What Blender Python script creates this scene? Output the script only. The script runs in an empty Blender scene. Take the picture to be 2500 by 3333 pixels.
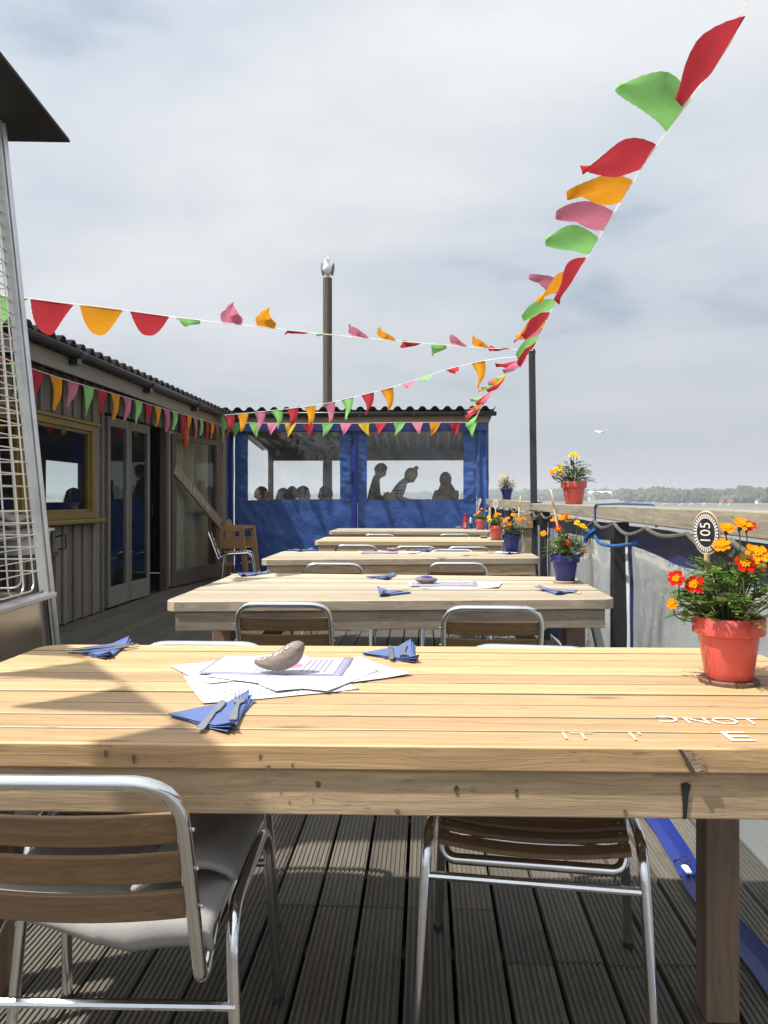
import bpy, math, random
from mathutils import Vector, Matrix, noise
from math import sin, cos, pi, radians, atan2, sqrt
R = random.Random(7)
S = bpy.context.scene
COL = S.collection

# ------------------------------------------------------------------ camera, sky, sun
F_, H_, VX_, HV_ = 2650., 1.18, 1385., 1628.
TH = math.atan((VX_ - 1250) / F_); sT, cT = sin(TH), cos(TH)
def at(u, v, d):                 # a point seen at (u, v) of the photo, d metres from the camera plane
    X = (u - 1250) / F_ * d
    return Vector((-d * sT + X * cT, d * cT + X * sT, H_ - (v - HV_) / F_ * d))
def atz(u, v, z): return at(u, v, (H_ - z) * F_ / (v - HV_))

cam = bpy.data.cameras.new('camera'); co = bpy.data.objects.new('camera', cam); COL.objects.link(co)
cam.sensor_fit = 'VERTICAL'; cam.sensor_height = 36; cam.lens = 36 * F_ / 3333
cam.shift_y = -(1666.5 - HV_) / 3333
cam.clip_start = .05; cam.clip_end = 9000
co.location = (0, 0, H_); co.rotation_euler = (pi / 2, 0, TH)
S.camera = co

sun_dir = Vector((.51, .23, -1)).normalized()
to_sun = -sun_dir
el = math.asin(to_sun.z); az = atan2(to_sun.x, to_sun.y)
sl = bpy.data.lights.new('sun', 'SUN'); sl.energy = 5.0; sl.angle = radians(.9); sl.color = (1, .955, .88)
so = bpy.data.objects.new('sun', sl); COL.objects.link(so)
so.rotation_euler = sun_dir.to_track_quat('-Z', 'Y').to_euler()

S.view_settings.view_transform = 'Standard'; S.view_settings.look = 'None'
S.view_settings.exposure = 0.75; S.view_settings.gamma = 1

class N:                          # small node helper
    def __init__(s, nt): s.nt = nt; s.nt.nodes.clear()
    def n(s, t, **k):
        x = s.nt.nodes.new(t)
        for a, b in k.items():
            if a == 'inp':
                for i, v in b.items():
                    if isinstance(v, bpy.types.NodeSocket): s.nt.links.new(v, x.inputs[i])
                    else: x.inputs[i].default_value = v
            else: setattr(x, a, b)
        return x
    def mth(s, op, a, b=0., c=None, clamp=False):
        i = {0: a, 1: b}
        if c is not None: i[2] = c
        return s.n('ShaderNodeMath', operation=op, use_clamp=clamp, inp=i).outputs[0]
    def mix(s, f, a, b, bt='MIX'):
        x = s.n('ShaderNodeMix', data_type='RGBA', blend_type=bt)
        for i, v in ((0, f), (6, a), (7, b)):
            if isinstance(v, bpy.types.NodeSocket): s.nt.links.new(v, x.inputs[i])
            elif i == 0: x.inputs[0].default_value = v
            else: x.inputs[i].default_value = (*v, 1) if len(v) == 3 else v
        return x.outputs[2]
    def ramp(s, f, stops):
        x = s.n('ShaderNodeValToRGB', inp={0: f}); e = x.color_ramp.elements
        while len(e) < len(stops): e.new(.5)
        for q, (p, c) in zip(e, stops):
            q.position = p; q.color = (c, c, c, 1) if not hasattr(c, '__len__') else (*c, 1)
        return x.outputs[0]
    def noise(s, v, scale, detail=4, rough=.55, dist=0.):
        return s.n('ShaderNodeTexNoise', inp={'Vector': v, 'Scale': scale, 'Detail': detail, 'Roughness': rough, 'Distortion': dist}).outputs[0]
    def map(s, v, sc=(1, 1, 1), loc=(0, 0, 0)):
        return s.n('ShaderNodeMapping', inp={0: v, 1: loc, 3: sc}).outputs[0]
    def obj(s): return s.n('ShaderNodeTexCoord').outputs['Object']
    def out(s, sh, vol=None):
        o = s.n('ShaderNodeOutputMaterial')
        if sh: s.nt.links.new(sh, o.inputs[0])
        if vol: s.nt.links.new(vol, o.inputs[1])

W = bpy.data.worlds.new("World"); S.world = W; W.use_nodes = True
w = N(W.node_tree)
sky = w.n('ShaderNodeTexSky', sky_type='NISHITA', sun_disc=False, sun_elevation=el, sun_rotation=az, altitude=0, dust_density=2.5)
g = w.n('ShaderNodeTexCoord').outputs['Generated']
sep = w.n('ShaderNodeSeparateXYZ', inp={0: g})
zz = w.mth('ADD', w.mth('MAXIMUM', sep.outputs[2], 0.), .22)
pv = w.n('ShaderNodeCombineXYZ', inp={0: w.mth('DIVIDE', sep.outputs[0], zz), 1: w.mth('DIVIDE', sep.outputs[1], zz), 2: 0.}).outputs[0]
n1 = w.noise(w.map(pv, (.8, 1.0, 1), (5.3, 2.2, 0)), 1.5, 8, .52, .3)
n2 = w.noise(w.map(pv, (1, 1.4, 1), (9.1, 4.2, 0)), 1.1, 4, .5)
cl = w.mth('ADD', w.mth('MULTIPLY', n1, .55), w.mth('MULTIPLY', n2, .45))
elev = w.ramp(sep.outputs[2], [(0., (.46, .50, .54)), (.08, (.53, .575, .625)), (.22, (.66, .705, .755)), (.45, (.79, .825, .865)), (1., (.82, .845, .88))])
tex = w.ramp(cl, [(.36, (.55, .63, .76)), (.42, (.83, .88, .95)), (.485, (.97, .985, 1.0)), (.54, (1.08, 1.07, 1.05)), (.62, (1.22, 1.20, 1.17))])
contr = w.ramp(sep.outputs[2], [(0., .15), (.12, .5), (.35, 1.)])
cloud = w.mix(1., elev, w.mix(contr, (1, 1, 1), tex), 'MULTIPLY')
sk = w.mix(1., sky.outputs[0], (.1, .1, .1), 'MULTIPLY')
cov = w.ramp(cl, [(.30, .62), (.42, .96)])
dt = w.n('ShaderNodeVectorMath', operation='DOT_PRODUCT', inp={0: g, 1: tuple(to_sun)}).outputs['Value']
glow = w.mth('ADD', 1., w.mth('MULTIPLY', w.mth('POWER', w.mth('MAXIMUM', dt, 0.), 5.), 1.3))   # cloud is brighter round the sun
back = w.mth('ADD', 1., w.mth('MULTIPLY', w.mth('MAXIMUM', w.mth('MULTIPLY', sep.outputs[1], -1.), 0.), .45))   # unseen sky behind the camera, brightened to lift the front faces
gl2 = w.mth('MULTIPLY', glow, back)
cloud = w.mix(1., cloud, w.n('ShaderNodeCombineXYZ', inp={0: gl2, 1: gl2, 2: gl2}).outputs[0], 'MULTIPLY')
fin = w.mix(cov, sk, cloud)
bg = w.n('ShaderNodeBackground', inp={0: fin, 1: .585})
W.node_tree.links.new(bg.outputs[0], w.n('ShaderNodeOutputWorld').inputs[0])

# ------------------------------------------------------------------ materials
MATS = {}
SHADE = {'cladding_wood', 'brown_dark', 'beam_wood', 'sunlit_board', 'interior_dark', 'dark_timber', 'chrome', 'alu', 'wire', 'steel_panel', 'cutlery_steel', 'mustard_paint', 'black_metal', 'water', 'tub_white', 'chalk', 'gull_white', 'line_white'}
def alb(name, c): return tuple(c) if name in SHADE else tuple(x * .8 for x in c)
def mat(name, build):
    m = bpy.data.materials.new(name); m.use_nodes = True
    build(N(m.node_tree)); MATS[name] = m; return m
def pbr(n, col, rough=.6, metal=0., bump=None, bs=.3, bd=.01, **k):
    i = {'Base Color': col if isinstance(col, bpy.types.NodeSocket) else (*col, 1), 'Roughness': rough, 'Metallic': metal}
    i.update(k)
    if bump is not None: i['Normal'] = n.n('ShaderNodeBump', inp={'Height': bump, 'Strength': bs, 'Distance': bd}).outputs[0]
    return n.n('ShaderNodeBsdfPrincipled', inp=i).outputs[0]
def plain(name, col, rough=.6, metal=0., var=.15, sc=8., bs=.1, **k):
    col = alb(name, col)
    def b(n):
        v = n.noise(n.obj(), sc, 5)
        c = n.mix(n.ramp(v, [(.3, 0.), (.7, 1.)]), [x * (1 - var) for x in col], [min(1, x * (1 + var)) for x in col])
        r = n.mth('ADD', n.mth('MULTIPLY', v, .15), rough - .07)
        n.out(pbr(n, c, r, metal, n.noise(n.obj(), sc * 6, 3), bs, .004, **k))
    return mat(name, b)
def wood(name, c, axis=0, sc=1., grey=.0, rough=.65, knots=.5, cont=1., gl=0., dirt=.25):
    c = alb(name, c)
    def b(n):
        o = n.obj(); isl = n.n('ShaderNodeNewGeometry').outputs['Random Per Island']
        off = n.n('ShaderNodeCombineXYZ', inp={0: n.mth('MULTIPLY', isl, 37.), 1: n.mth('MULTIPLY', isl, 91.), 2: n.mth('MULTIPLY', isl, 53.)}).outputs[0]
        p = n.n('ShaderNodeVectorMath', operation='ADD', inp={0: o, 1: off}).outputs[0]
        s3 = [55., 55., 55.]; s3[axis] = 1.6
        # knots bend the grain
        ks = [9., 9., 9.]; ks[axis] = 2.6
        vor = n.n('ShaderNodeTexVoronoi', feature='F1', inp={'Vector': n.map(p, ks), 'Scale': sc}).outputs[0]
        kn = n.ramp(vor, [(.04, 1.), (.16, 0.)])
        warp = n.n('ShaderNodeVectorMath', operation='SCALE', inp={0: n.n('ShaderNodeTexNoise', inp={'Vector': n.map(p, ks), 'Scale': 1.2 * sc, 'Detail': 2.}).outputs[1], 3: .045}).outputs[0]
        q = n.n('ShaderNodeVectorMath', operation='ADD', inp={0: p, 1: warp}).outputs[0]
        g1 = n.noise(n.map(q, s3), sc, 7, .68, .5)
        g2 = n.noise(n.map(q, [x * 4 for x in s3]), sc, 3, .6)
        g3 = n.noise(n.map(p, [x * .07 for x in s3]), sc, 4, .6)
        d = [x * (1 - .42 * cont) for x in c]; l = [min(1, x * (1 + .22 * cont)) for x in c]
        col = n.mix(n.ramp(g1, [(.30, 0.), (.62, 1.)]), d, l)
        col = n.mix(n.mth('MULTIPLY', n.ramp(g2, [(.35, 1.), (.6, 0.)]), .35 * cont), col, [x * .55 for x in c])
        gr = sum(c) / 3
        if grey: col = n.mix(n.mth('MULTIPLY', n.ramp(g3, [(.35, 0.), (.65, 1.)]), grey), col, (gr * 1.02, gr * 1.0, gr * .94))
        col = n.mix(n.mth('MULTIPLY', n.ramp(n.noise(p, 5., 5, .7), [(.56, 0.), (.75, 1.)]), dirt), col, [x * .4 for x in c])
        col = n.mix(n.mth('MULTIPLY', n.ramp(n.noise(n.map(p, [x * 1.1 if x > 5 else 13. for x in s3]), sc, 3, .55), [(.66, 0.), (.72, 1.)]), .6), col, [x * .38 for x in c])
        col = n.mix(n.mth('MULTIPLY', kn, knots), col, (c[0] * .35, c[1] * .25, c[2] * .22))
        hsv = n.n('ShaderNodeHueSaturation', inp={'Hue': n.mth('ADD', .494, n.mth('MULTIPLY', isl, .012)), 'Saturation': 1., 'Value': n.mth('ADD', .80, n.mth('MULTIPLY', isl, .36)), 'Color': col}).outputs[0]
        bmp = n.mth('ADD', g1, n.mth('MULTIPLY', g2, .5))
        n.out(pbr(n, hsv, rough, 0, bmp, .45, .0025))
    return mat(name, b)

wood('table_warm', (.535, .345, .162), 0, grey=.12, rough=.5, knots=.75, cont=.7, dirt=.15)
wood('table_pale', (.47, .385, .262), 0, grey=.3, rough=.6, knots=.45, cont=.8, dirt=.3)
wood('table_yellow', (.51, .41, .23), 0, grey=.2, rough=.6, knots=.45, cont=.6, dirt=.15)
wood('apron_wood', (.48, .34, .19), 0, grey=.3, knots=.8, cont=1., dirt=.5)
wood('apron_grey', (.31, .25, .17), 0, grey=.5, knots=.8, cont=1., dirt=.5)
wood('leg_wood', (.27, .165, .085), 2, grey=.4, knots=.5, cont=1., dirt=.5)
wood('deck_wood', (.118, .099, .070), 1, grey=.6, rough=.8, knots=.2, cont=.9, dirt=.6)
wood('cladding_wood', (.17, .145, .115), 2, grey=.5, rough=.85, knots=.5, cont=1.1, dirt=.6)
wood('post_wood', (.36, .27, .17), 2, grey=.3, knots=.6, cont=.9)
wood('brace_wood', (.26, .17, .09), 0, grey=.2, knots=.6, cont=.9)
wood('rail_wood', (.34, .295, .205), 1, grey=.5, rough=.75, knots=.4, cont=1.2, dirt=.45)
wood('beam_wood', (.22, .18, .13), 1, grey=.5, knots=.5, cont=1.)
wood('fascia_wood', (.34, .25, .15), 0, grey=.3, knots=.5, cont=1.)
wood('slat_wood', (.27, .15, .06), 0, sc=1.4, grey=.35, rough=.6, knots=.1, cont=.9, dirt=.35)
wood('light_wood', (.52, .30, .14), 2, rough=.45, knots=.1, cont=.35, dirt=.05)
wood('spoon_wood', (.62, .45, .26), 2, rough=.55, knots=.05, cont=.3, dirt=.1)
wood('coaster_wood', (.16, .085, .055), 0, rough=.6, knots=.1, cont=.6)
wood('coaster_pale', (.46, .32, .2), 0, rough=.6, knots=.1, cont=.5)
wood('pile_wood', (.12, .095, .07), 2, grey=.5, rough=.9, knots=.2, cont=1.3, dirt=.8)
wood('black_post', (.012, .012, .013), 2, rough=.55, knots=.1, cont=.6)
wood('brown_dark', (.10, .07, .045), 2, grey=.3, knots=.5, cont=1.)
plain('chrome', (.78, .79, .80), .16, 1., .06, 14., .05)
plain('alu', (.62, .63, .64), .38, 1., .1, 10., .08)
plain('steel_panel', (.40, .36, .31), .2, 1., .12, 2.2, .06)
plain('wire', (.72, .66, .58), .3, 1., .1, 20., .05)
plain('cutlery_steel', (.62, .64, .66), .24, 1., .08, 25., .04)
plain('black_metal', (.006, .006, .007), .5, .2, .3)
plain('black_plastic', (.015, .016, .018), .35, 0, .3, 6.)
plain('rubber', (.02, .02, .02), .8)
plain('mustard_paint', (.17, .115, .012), .45, 0, .2, 9., .2)
plain('dark_timber', (.05, .038, .028), .8, 0, .3, 9., .3)
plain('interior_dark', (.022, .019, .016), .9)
plain('chalk_faint', (.56, .47, .34), .9, 0, .15, 60.)
wood('sunlit_board', (.5, .4, .25), 2, knots=.6, cont=1.)  # board colour lightened to stand in for sunlight behind the open door
plain('pot_red', (.72, .105, .085), .14, 0, .06, 5., .04)
plain('pot_blue', (.018, .022, .16), .16, 0, .08, 5., .04)
plain('soil', (.03, .018, .01), .95, 0, .5, 60., 1.)
plain('paper', (.66, .66, .68), .6, 0, .02, 6., .05)
plain('lilac', (.36, .34, .50), .25, 0, .05, 6., .05)
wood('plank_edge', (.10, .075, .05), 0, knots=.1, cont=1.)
plain('bark_dark', (.17, .115, .07), .9, 0, .5, 200., .8)
plain('bark', (.33, .22, .15), .9, 0, .5, 60., .8)
plain('ink', (.12, .10, .16), .7)
plain('ink_pink', (.6, .2, .3), .6)
plain('white_paint', (.82, .82, .80), .6, 0, .05)
plain('chalk', (.80, .76, .68), .9, 0, .15, 60.)
plain('board_black', (.008, .008, .009), .6)
plain('sauce_red', (.42, .012, .015), .2)
plain('pepper', (.05, .04, .03), .6, 0, .6, 150.)
plain('rope_grey', (.10, .09, .075), .9, 0, .4, 60., .8)
plain('rope_blue', (.012, .10, .30), .7, 0, .4, 90., .8)
plain('fleece', (.30, .285, .27), .95, 0, .06, 30., .15)
plain('skin', (.42, .24, .17), .6, 0, .1)
plain('hair_dark', (.025, .017, .012), .8, 0, .4, 50., .6)
plain('hair_blond', (.30, .19, .08), .8, 0, .3, 60., .6)
plain('hat_cream', (.48, .42, .30), .9, 0, .2, 40., .6)
plain('cloth_black', (.02, .021, .025), .9)
plain('cloth_navy', (.02, .03, .07), .9)
plain('cloth_red', (.2, .04, .04), .9)
plain('cloth_beige', (.33, .30, .25), .95, 0, .35, 14., .4)
plain('gull_white', (.85, .85, .83), .8, 0, .04, 40., .3)
plain('gull_grey', (.20, .21, .23), .8, 0, .1)
plain('beak', (.65, .30, .05), .5)
plain('buoy_orange', (.75, .10, .03), .35, 0, .1)
plain('house_white', (.75, .74, .70), .8)
plain('house_brick', (.25, .12, .08), .8)
plain('roof_slate', (.12, .12, .13), .8)
plain('mud', (.13, .10, .075), .9, 0, .4, .01)
plain('wood_leaf', (.045, .07, .032), .9, 0, .5, .12, .6)
plain('field', (.20, .19, .09), .9, 0, .2, .02)
plain('tub_white', (.60, .62, .64), .35, 0, .05)
plain('blind_dark', (.03, .03, .035), .8)
plain('mast_black', (.016, .018, .022), .45, 0, .2, 5., .1)

def stripes(n):
    z = n.n('ShaderNodeSeparateXYZ', inp={0: n.obj()}).outputs[2]
    f = n.mth('FRACT', n.mth('MULTIPLY', n.mth('ADD', z, n.mth('MULTIPLY', n.noise(n.obj(), 3., 2), .05)), 17.))
    n.out(pbr(n, n.mix(n.ramp(f, [(.78, 0.), (.84, 1.)]), (.5, .49, .46), (.04, .045, .06)), .9))
mat('cloth_stripe', stripes)

def fabric(name, col, tr=.32):
    col = alb(name, col)
    def b(n):
        v = n.noise(n.obj(), 40., 3)
        c = n.mix(v, [x * .86 for x in col], [min(1, x * 1.12) for x in col])
        d = n.n('ShaderNodeBsdfDiffuse', inp={0: c}).outputs[0]
        t = n.n('ShaderNodeBsdfTranslucent', inp={0: c}).outputs[0]
        n.out(n.n('ShaderNodeMixShader', inp={0: tr, 1: d, 2: t}).outputs[0])
    return mat(name, b)
fabric('line_white', (.88, .87, .86), .5); fabric('flag_red', (.50, .045, .06)); fabric('flag_green', (.28, .62, .19)); fabric('flag_orange', (.80, .34, .025))
fabric('flag_pink', (.62, .20, .29)); fabric('flag_yellow', (.74, .52, .05))
fabric('petal_orange', (.90, .30, .01), .3); fabric('petal_yellow', (.92, .66, .02), .3); fabric('petal_red', (.60, .02, .01), .25)
fabric('flower_eye', (.85, .36, .01), .1); fabric('leaf_green', (.16, .27, .06), .3); fabric('leaf_purple', (.10, .075, .06), .2)
fabric('stem_green', (.11, .15, .05), .1); fabric('napkin_blue', (.14, .185, .38), .1)
fabric('bud_purple', (.16, .07, .06), .1)

def canvas(n):
    o = n.obj()
    v = n.noise(n.map(o, (1, 1, .6)), 2.2, 5, .6, .6)
    v2 = n.noise(n.map(o, (5, 5, 9)), 4., 5, .6, 1.)
    c = n.mix(n.ramp(v, [(.3, 0.), (.7, 1.)]), (.015, .045, .18), (.028, .09, .29))
    c = n.mix(n.mth('MULTIPLY', n.ramp(v2, [(.6, 0.), (.72, 1.)]), .35), c, (.08, .13, .27))
    n.out(pbr(n, c, .42, 0, n.mth('ADD', n.noise(n.map(o, (1, 1, 1.6)), 7., 6, .6, .8), n.mth('MULTIPLY', v2, .15)), .28, .03))
mat('blue_canvas', canvas)
plain('band_blue_shaded', (.012, .02, .10), .45, 0, .2, 3., .3)  # curtain band blue, darkened in colour for the shade under the rail
plain('band_blue', (.010, .025, .19), .4, 0, .2, 3., .3)  # same band blue, kept brighter in colour for the sunlit hem
plain('zip_white', (.7, .71, .74), .4)

def vinyl(name, haze, scuff, bs, sc=3.):
    def b(n):
        o = n.obj()
        nn = n.noise(n.map(o, (1.3, 1.3, .6)), sc, 3, .5, 1.4)
        bump = n.n('ShaderNodeBump', inp={'Height': nn, 'Strength': bs, 'Distance': .06}).outputs[0]
        st = n.noise(n.map(o, (20, 20, 3.5)), 1.5, 5, .75, 1.5)
        tr = n.n('ShaderNodeBsdfTransparent', inp={0: (.93, .95, .95, 1)}).outputs[0]
        gl = n.n('ShaderNodeBsdfGlossy', inp={0: (1, 1, 1, 1), 'Roughness': .07, 'Normal': bump}).outputs[0]
        df = n.n('ShaderNodeBsdfDiffuse', inp={0: (.62, .63, .62, 1)}).outputs[0]
        fr = n.mth('ADD', .045, n.mth('MULTIPLY', n.mth('POWER', n.n('ShaderNodeLayerWeight', inp={'Normal': bump}).outputs['Facing'], 5.), .95))
        a = n.n('ShaderNodeMixShader', inp={0: n.mth('ADD', haze, n.mth('MULTIPLY', n.ramp(st, [(.62, 0.), (.78, 1.)]), scuff)), 1: tr, 2: df}).outputs[0]
        n.out(n.n('ShaderNodeMixShader', inp={0: n.mth('MINIMUM', n.mth('MULTIPLY', fr, 1.3), .85), 1: a, 2: gl}).outputs[0])
    return mat(name, b)
vinyl('clear_vinyl', .035, .22, .2)
vinyl('rail_vinyl', .06, .0, .16, 1.4)
def glass(n):
    fr = n.mth('ADD', .05, n.mth('MULTIPLY', n.mth('POWER', n.n('ShaderNodeLayerWeight').outputs['Facing'], 5.), .95))
    tr = n.n('ShaderNodeBsdfTransparent', inp={0: (.82, .86, .85, 1)}).outputs[0]
    gl = n.n('ShaderNodeBsdfGlossy', inp={0: (1, 1, 1, 1), 'Roughness': .01}).outputs[0]
    n.out(n.n('ShaderNodeMixShader', inp={0: n.mth('MULTIPLY', fr, .4), 1: tr, 2: gl}).outputs[0])
mat('window_glass', glass)

def stone_m(name, painted):
    def b(n):
        o = n.obj()
        v = n.noise(n.map(o, (8, 8, 26)), 3., 6, .6, 1.5)
        c = n.mix(n.ramp(v, [(.35, 0.), (.65, 1.)]), (.115, .088, .072), (.22, .175, .15))
        if painted:
            z = n.n('ShaderNodeSeparateXYZ', inp={0: o})
            c = n.mix(n.ramp(n.mth('MULTIPLY', z.outputs[2], 1.), [(.028, 0.), (.0295, 1.)]), c, (.018, .02, .13))
        n.out(pbr(n, c, .75, 0, n.noise(o, 60., 5), .4, .003))
    return mat(name, b)
stone_m('stone', 0); stone_m('stone_painted', 1)

def water(n):
    o = n.obj()
    h = n.mth('ADD', n.noise(n.map(o, (1, .6, 1)), 1.1, 5, .6), n.mth('MULTIPLY', n.noise(n.map(o, (1, .5, 1)), .12, 4), 2.))
    v = n.noise(n.map(o, (.004, .012, 1)), 1., 4)
    c = n.mix(v, (.105, .108, .100), (.145, .148, .14))
    n.out(pbr(n, c, .22, 0, h, .55, .25, **{'IOR': 1.33}))
mat('water', water)

def MT(n): return MATS[n]

# ------------------------------------------------------------------ mesh helpers
class MB:
    def __init__(s): s.v = []; s.f = []; s.m = []
    def add(s, vs, fs, mi=0):
        b = len(s.v); s.v += [tuple(x) for x in vs]; s.f += [tuple(b + i for i in q) for q in fs]; s.m += [mi] * len(fs); return s
    def box(s, x0, y0, z0, x1, y1, z1, M=None, mi=0):
        vs = [Vector((x, y, z)) for z in (z0, z1) for y in (y0, y1) for x in (x0, x1)]
        if M: vs = [M @ q for q in vs]
        return s.add(vs, [(0, 2, 3, 1), (4, 5, 7, 6), (0, 1, 5, 4), (2, 6, 7, 3), (0, 4, 6, 2), (1, 3, 7, 5)], mi)
    def bar(s, a, b, w, h, up=(0, 0, 1), mi=0):
        a = Vector(a); b = Vector(b); t = (b - a); L = t.length; t.normalize(); up = Vector(up)
        if abs(t.dot(up)) > .98: up = Vector((0, 1, 0))
        x = t.cross(up).normalized(); z = x.cross(t)
        M = Matrix((x, t, z)).transposed().to_4x4(); M.translation = a
        return s.box(-w / 2, 0, -h / 2, w / 2, L, h / 2, M, mi)
    def tube(s, pts, r, seg=10, closed=False, mi=0, flat=1., caps=True):
        P = [Vector(p) for p in pts]; n = len(P); rr = r if hasattr(r, '__len__') else [r] * n
        ref = None; rings = []
        for i, p in enumerate(P):
            a = P[(i - 1) % n] if (closed or i > 0) else p; b = P[(i + 1) % n] if (closed or i < n - 1) else p
            t = (b - a).normalized()
            if ref is None:
                ref = Vector((0, 0, 1)) if abs(t.z) < .9 else Vector((0, 1, 0))
            x = t.cross(ref)
            if x.length < 1e-4: x = t.cross(Vector((1, 0, 0)))
            x.normalize(); ref = x.cross(t).normalized()
            rings.append([p + x * cos(2 * pi * k / seg) * rr[i] + ref * sin(2 * pi * k / seg) * rr[i] * flat for k in range(seg)])
        vs = [q for g_ in rings for q in g_]; fs = []
        for i in range(n if closed else n - 1):
            j = (i + 1) % n
            for k in range(seg):
                l = (k + 1) % seg; fs.append((i * seg + k, i * seg + l, j * seg + l, j * seg + k))
        if not closed and caps: fs += [tuple(range(seg))[::-1], tuple((n - 1) * seg + k for k in range(seg))]
        return s.add(vs, fs, mi)
    def lathe(s, prof, seg=28, c=(0, 0, 0), mi=0, sx=1., sy=1., M=None):
        vs = []; fs = []; n = len(prof)
        for (r, z) in prof:
            for k in range(seg):
                q = Vector((c[0] + r * cos(2 * pi * k / seg) * sx, c[1] + r * sin(2 * pi * k / seg) * sy, c[2] + z))
                vs.append(M @ q if M else q)
        for i in range(n - 1):
            for k in range(seg):
                l = (k + 1) % seg; fs.append((i * seg + k, i * seg + l, (i + 1) * seg + l, (i + 1) * seg + k))
        if prof[0][0] > 1e-6: fs.append(tuple(range(seg))[::-1])
        if prof[-1][0] > 1e-6: fs.append(tuple((n - 1) * seg + k for k in range(seg)))
        return s.add(vs, fs, mi)
    def prism(s, poly, z0, z1, M=None, mi=0):
        n = len(poly); vs = [Vector((x, y, z)) for z in (z0, z1) for x, y in poly]
        if M: vs = [M @ q for q in vs]
        fs = [tuple(range(n))[::-1], tuple(range(n, 2 * n))] + [(i, (i + 1) % n, n + (i + 1) % n, n + i) for i in range(n)]
        return s.add(vs, fs, mi)
    def ball(s, c, r, seg=14, ring=9, M=None, mi=0, f=None):
        r = (r, r, r) if not hasattr(r, '__len__') else r; vs = []; fs = []
        for i in range(ring + 1):
            a = pi * i / ring
            for k in range(seg):
                b = 2 * pi * k / seg; d = Vector((sin(a) * cos(b), sin(a) * sin(b), cos(a)))
                k_ = f(d) if f else 1.
                q = Vector((c[0] + d.x * r[0] * k_, c[1] + d.y * r[1] * k_, c[2] + d.z * r[2] * k_)); vs.append(M @ q if M else q)
        for i in range(ring):
            for k in range(seg):
                l = (k + 1) % seg; fs.append((i * seg + k, (i + 1) * seg + k, (i + 1) * seg + l, i * seg + l))
        return s.add(vs, fs, mi)
    def grid(s, fn, nu, nv, skip=None, mi=0):
        vs = [fn(i / nu, j / nv) for j in range(nv + 1) for i in range(nu + 1)]
        fs = [(j * (nu + 1) + i, j * (nu + 1) + i + 1, (j + 1) * (nu + 1) + i + 1, (j + 1) * (nu + 1) + i)
              for j in range(nv) for i in range(nu) if not (skip and skip((i + .5) / nu, (j + .5) / nv))]
        return s.add(vs, fs, mi)
    def build(s, name, mats, parent=None, smooth=True, bevel=0, bseg=2, ang=35, thick=0, loc=None):
        me = bpy.data.meshes.new(name); me.from_pydata(s.v, [], s.f)
        mats = mats if isinstance(mats, (list, tuple)) else [mats]
        for q in mats: me.materials.append(MT(q))
        if len(mats) > 1: me.polygons.foreach_set('material_index', s.m)
        me.validate(); me.update()
        if smooth:
            me.polygons.foreach_set('use_smooth', [True] * len(me.polygons)); me.set_sharp_from_angle(angle=radians(ang))
        o = bpy.data.objects.new(name, me); COL.objects.link(o)
        if parent: o.parent = parent
        if loc: o.location = loc
        if thick:
            q = o.modifiers.new('thick', 'SOLIDIFY'); q.thickness = thick; q.offset = 0
        if bevel:
            q = o.modifiers.new('bevel', 'BEVEL'); q.width = bevel; q.segments = bseg; q.limit_method = 'ANGLE'; q.angle_limit = radians(40)
            q.harden_normals = False
        return o

def tag(o, label, cat, group=None):
    o['label'] = label; o['category'] = cat
    if group: o['group'] = group
    return o
def thing(name, label, cat, loc=(0, 0, 0), rz=0., group=None):
    o = bpy.data.objects.new(name, None); COL.objects.link(o); o.empty_display_size = .1
    o.location = loc; o.rotation_euler = (0, 0, rz)
    return tag(o, label, cat, group)
def struct(o): o['kind'] = 'structure'; return o
KIDS = {}
def dup(root, loc, rz, label, group=None, only=None):
    def cp(o, par):
        c = o.copy(); COL.objects.link(c); c.parent = par
        for ch in [x for x in bpy.data.objects if x.parent == o]: cp(ch, c)
        return c
    r = cp(root, None); r.location = loc; r.rotation_euler = (0, 0, rz); r['label'] = label
    if group: r['group'] = group
    return r
def text_mesh(body, size, name, m, parent, M, ext=.0004, sp=1., skew=0.):
    cu = bpy.data.curves.new('t', 'FONT'); cu.body = body; cu.size = size; cu.extrude = ext
    cu.align_x = 'CENTER'; cu.align_y = 'CENTER'; cu.space_character = sp; cu.resolution_u = 4; cu.offset = -.013 * size if name == 'chalk_writing' else 0
    to = bpy.data.objects.new('t', cu); COL.objects.link(to)
    bpy.context.view_layer.update()
    me = bpy.data.meshes.new_from_object(to.evaluated_get(bpy.context.evaluated_depsgraph_get()))
    bpy.data.objects.remove(to)
    me.transform(M); me.materials.clear(); me.materials.append(MT(m)); me.name = name
    o = bpy.data.objects.new(name, me); COL.objects.link(o); o.parent = parent; return o
def smooth_path(pts, n=6):
    P = [Vector(p) for p in pts]; out = []
    for i in range(len(P) - 1):
        a, b, c, d = P[max(0, i - 1)], P[i], P[i + 1], P[min(len(P) - 1, i + 2)]
        for k in range(n):
            t = k / n
            out.append(.5 * ((2 * b) + (c - a) * t + (2 * a - 5 * b + 4 * c - d) * t * t + (3 * b - a - 3 * c + d) * t ** 3))
    return out + [P[-1]]
def fillet(pts, r, n=6, closed=False):
    P = [Vector(p) for p in pts]; out = []; m = len(P)
    for i, p in enumerate(P):
        if not closed and i in (0, m - 1): out.append(p); continue
        a = P[(i - 1) % m] - p; b = P[(i + 1) % m] - p
        q = min(r if not hasattr(r, '__len__') else r[i], a.length * .48, b.length * .48)
        A = p + a.normalized() * q; B = p + b.normalized() * q
        for k in range(n + 1):
            t = k / n; out.append(A * (1 - t) ** 2 + p * 2 * t * (1 - t) + B * t * t)
    return out
def nz(x, y, z=0.): return noise.noise(Vector((x, y, z)))

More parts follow.
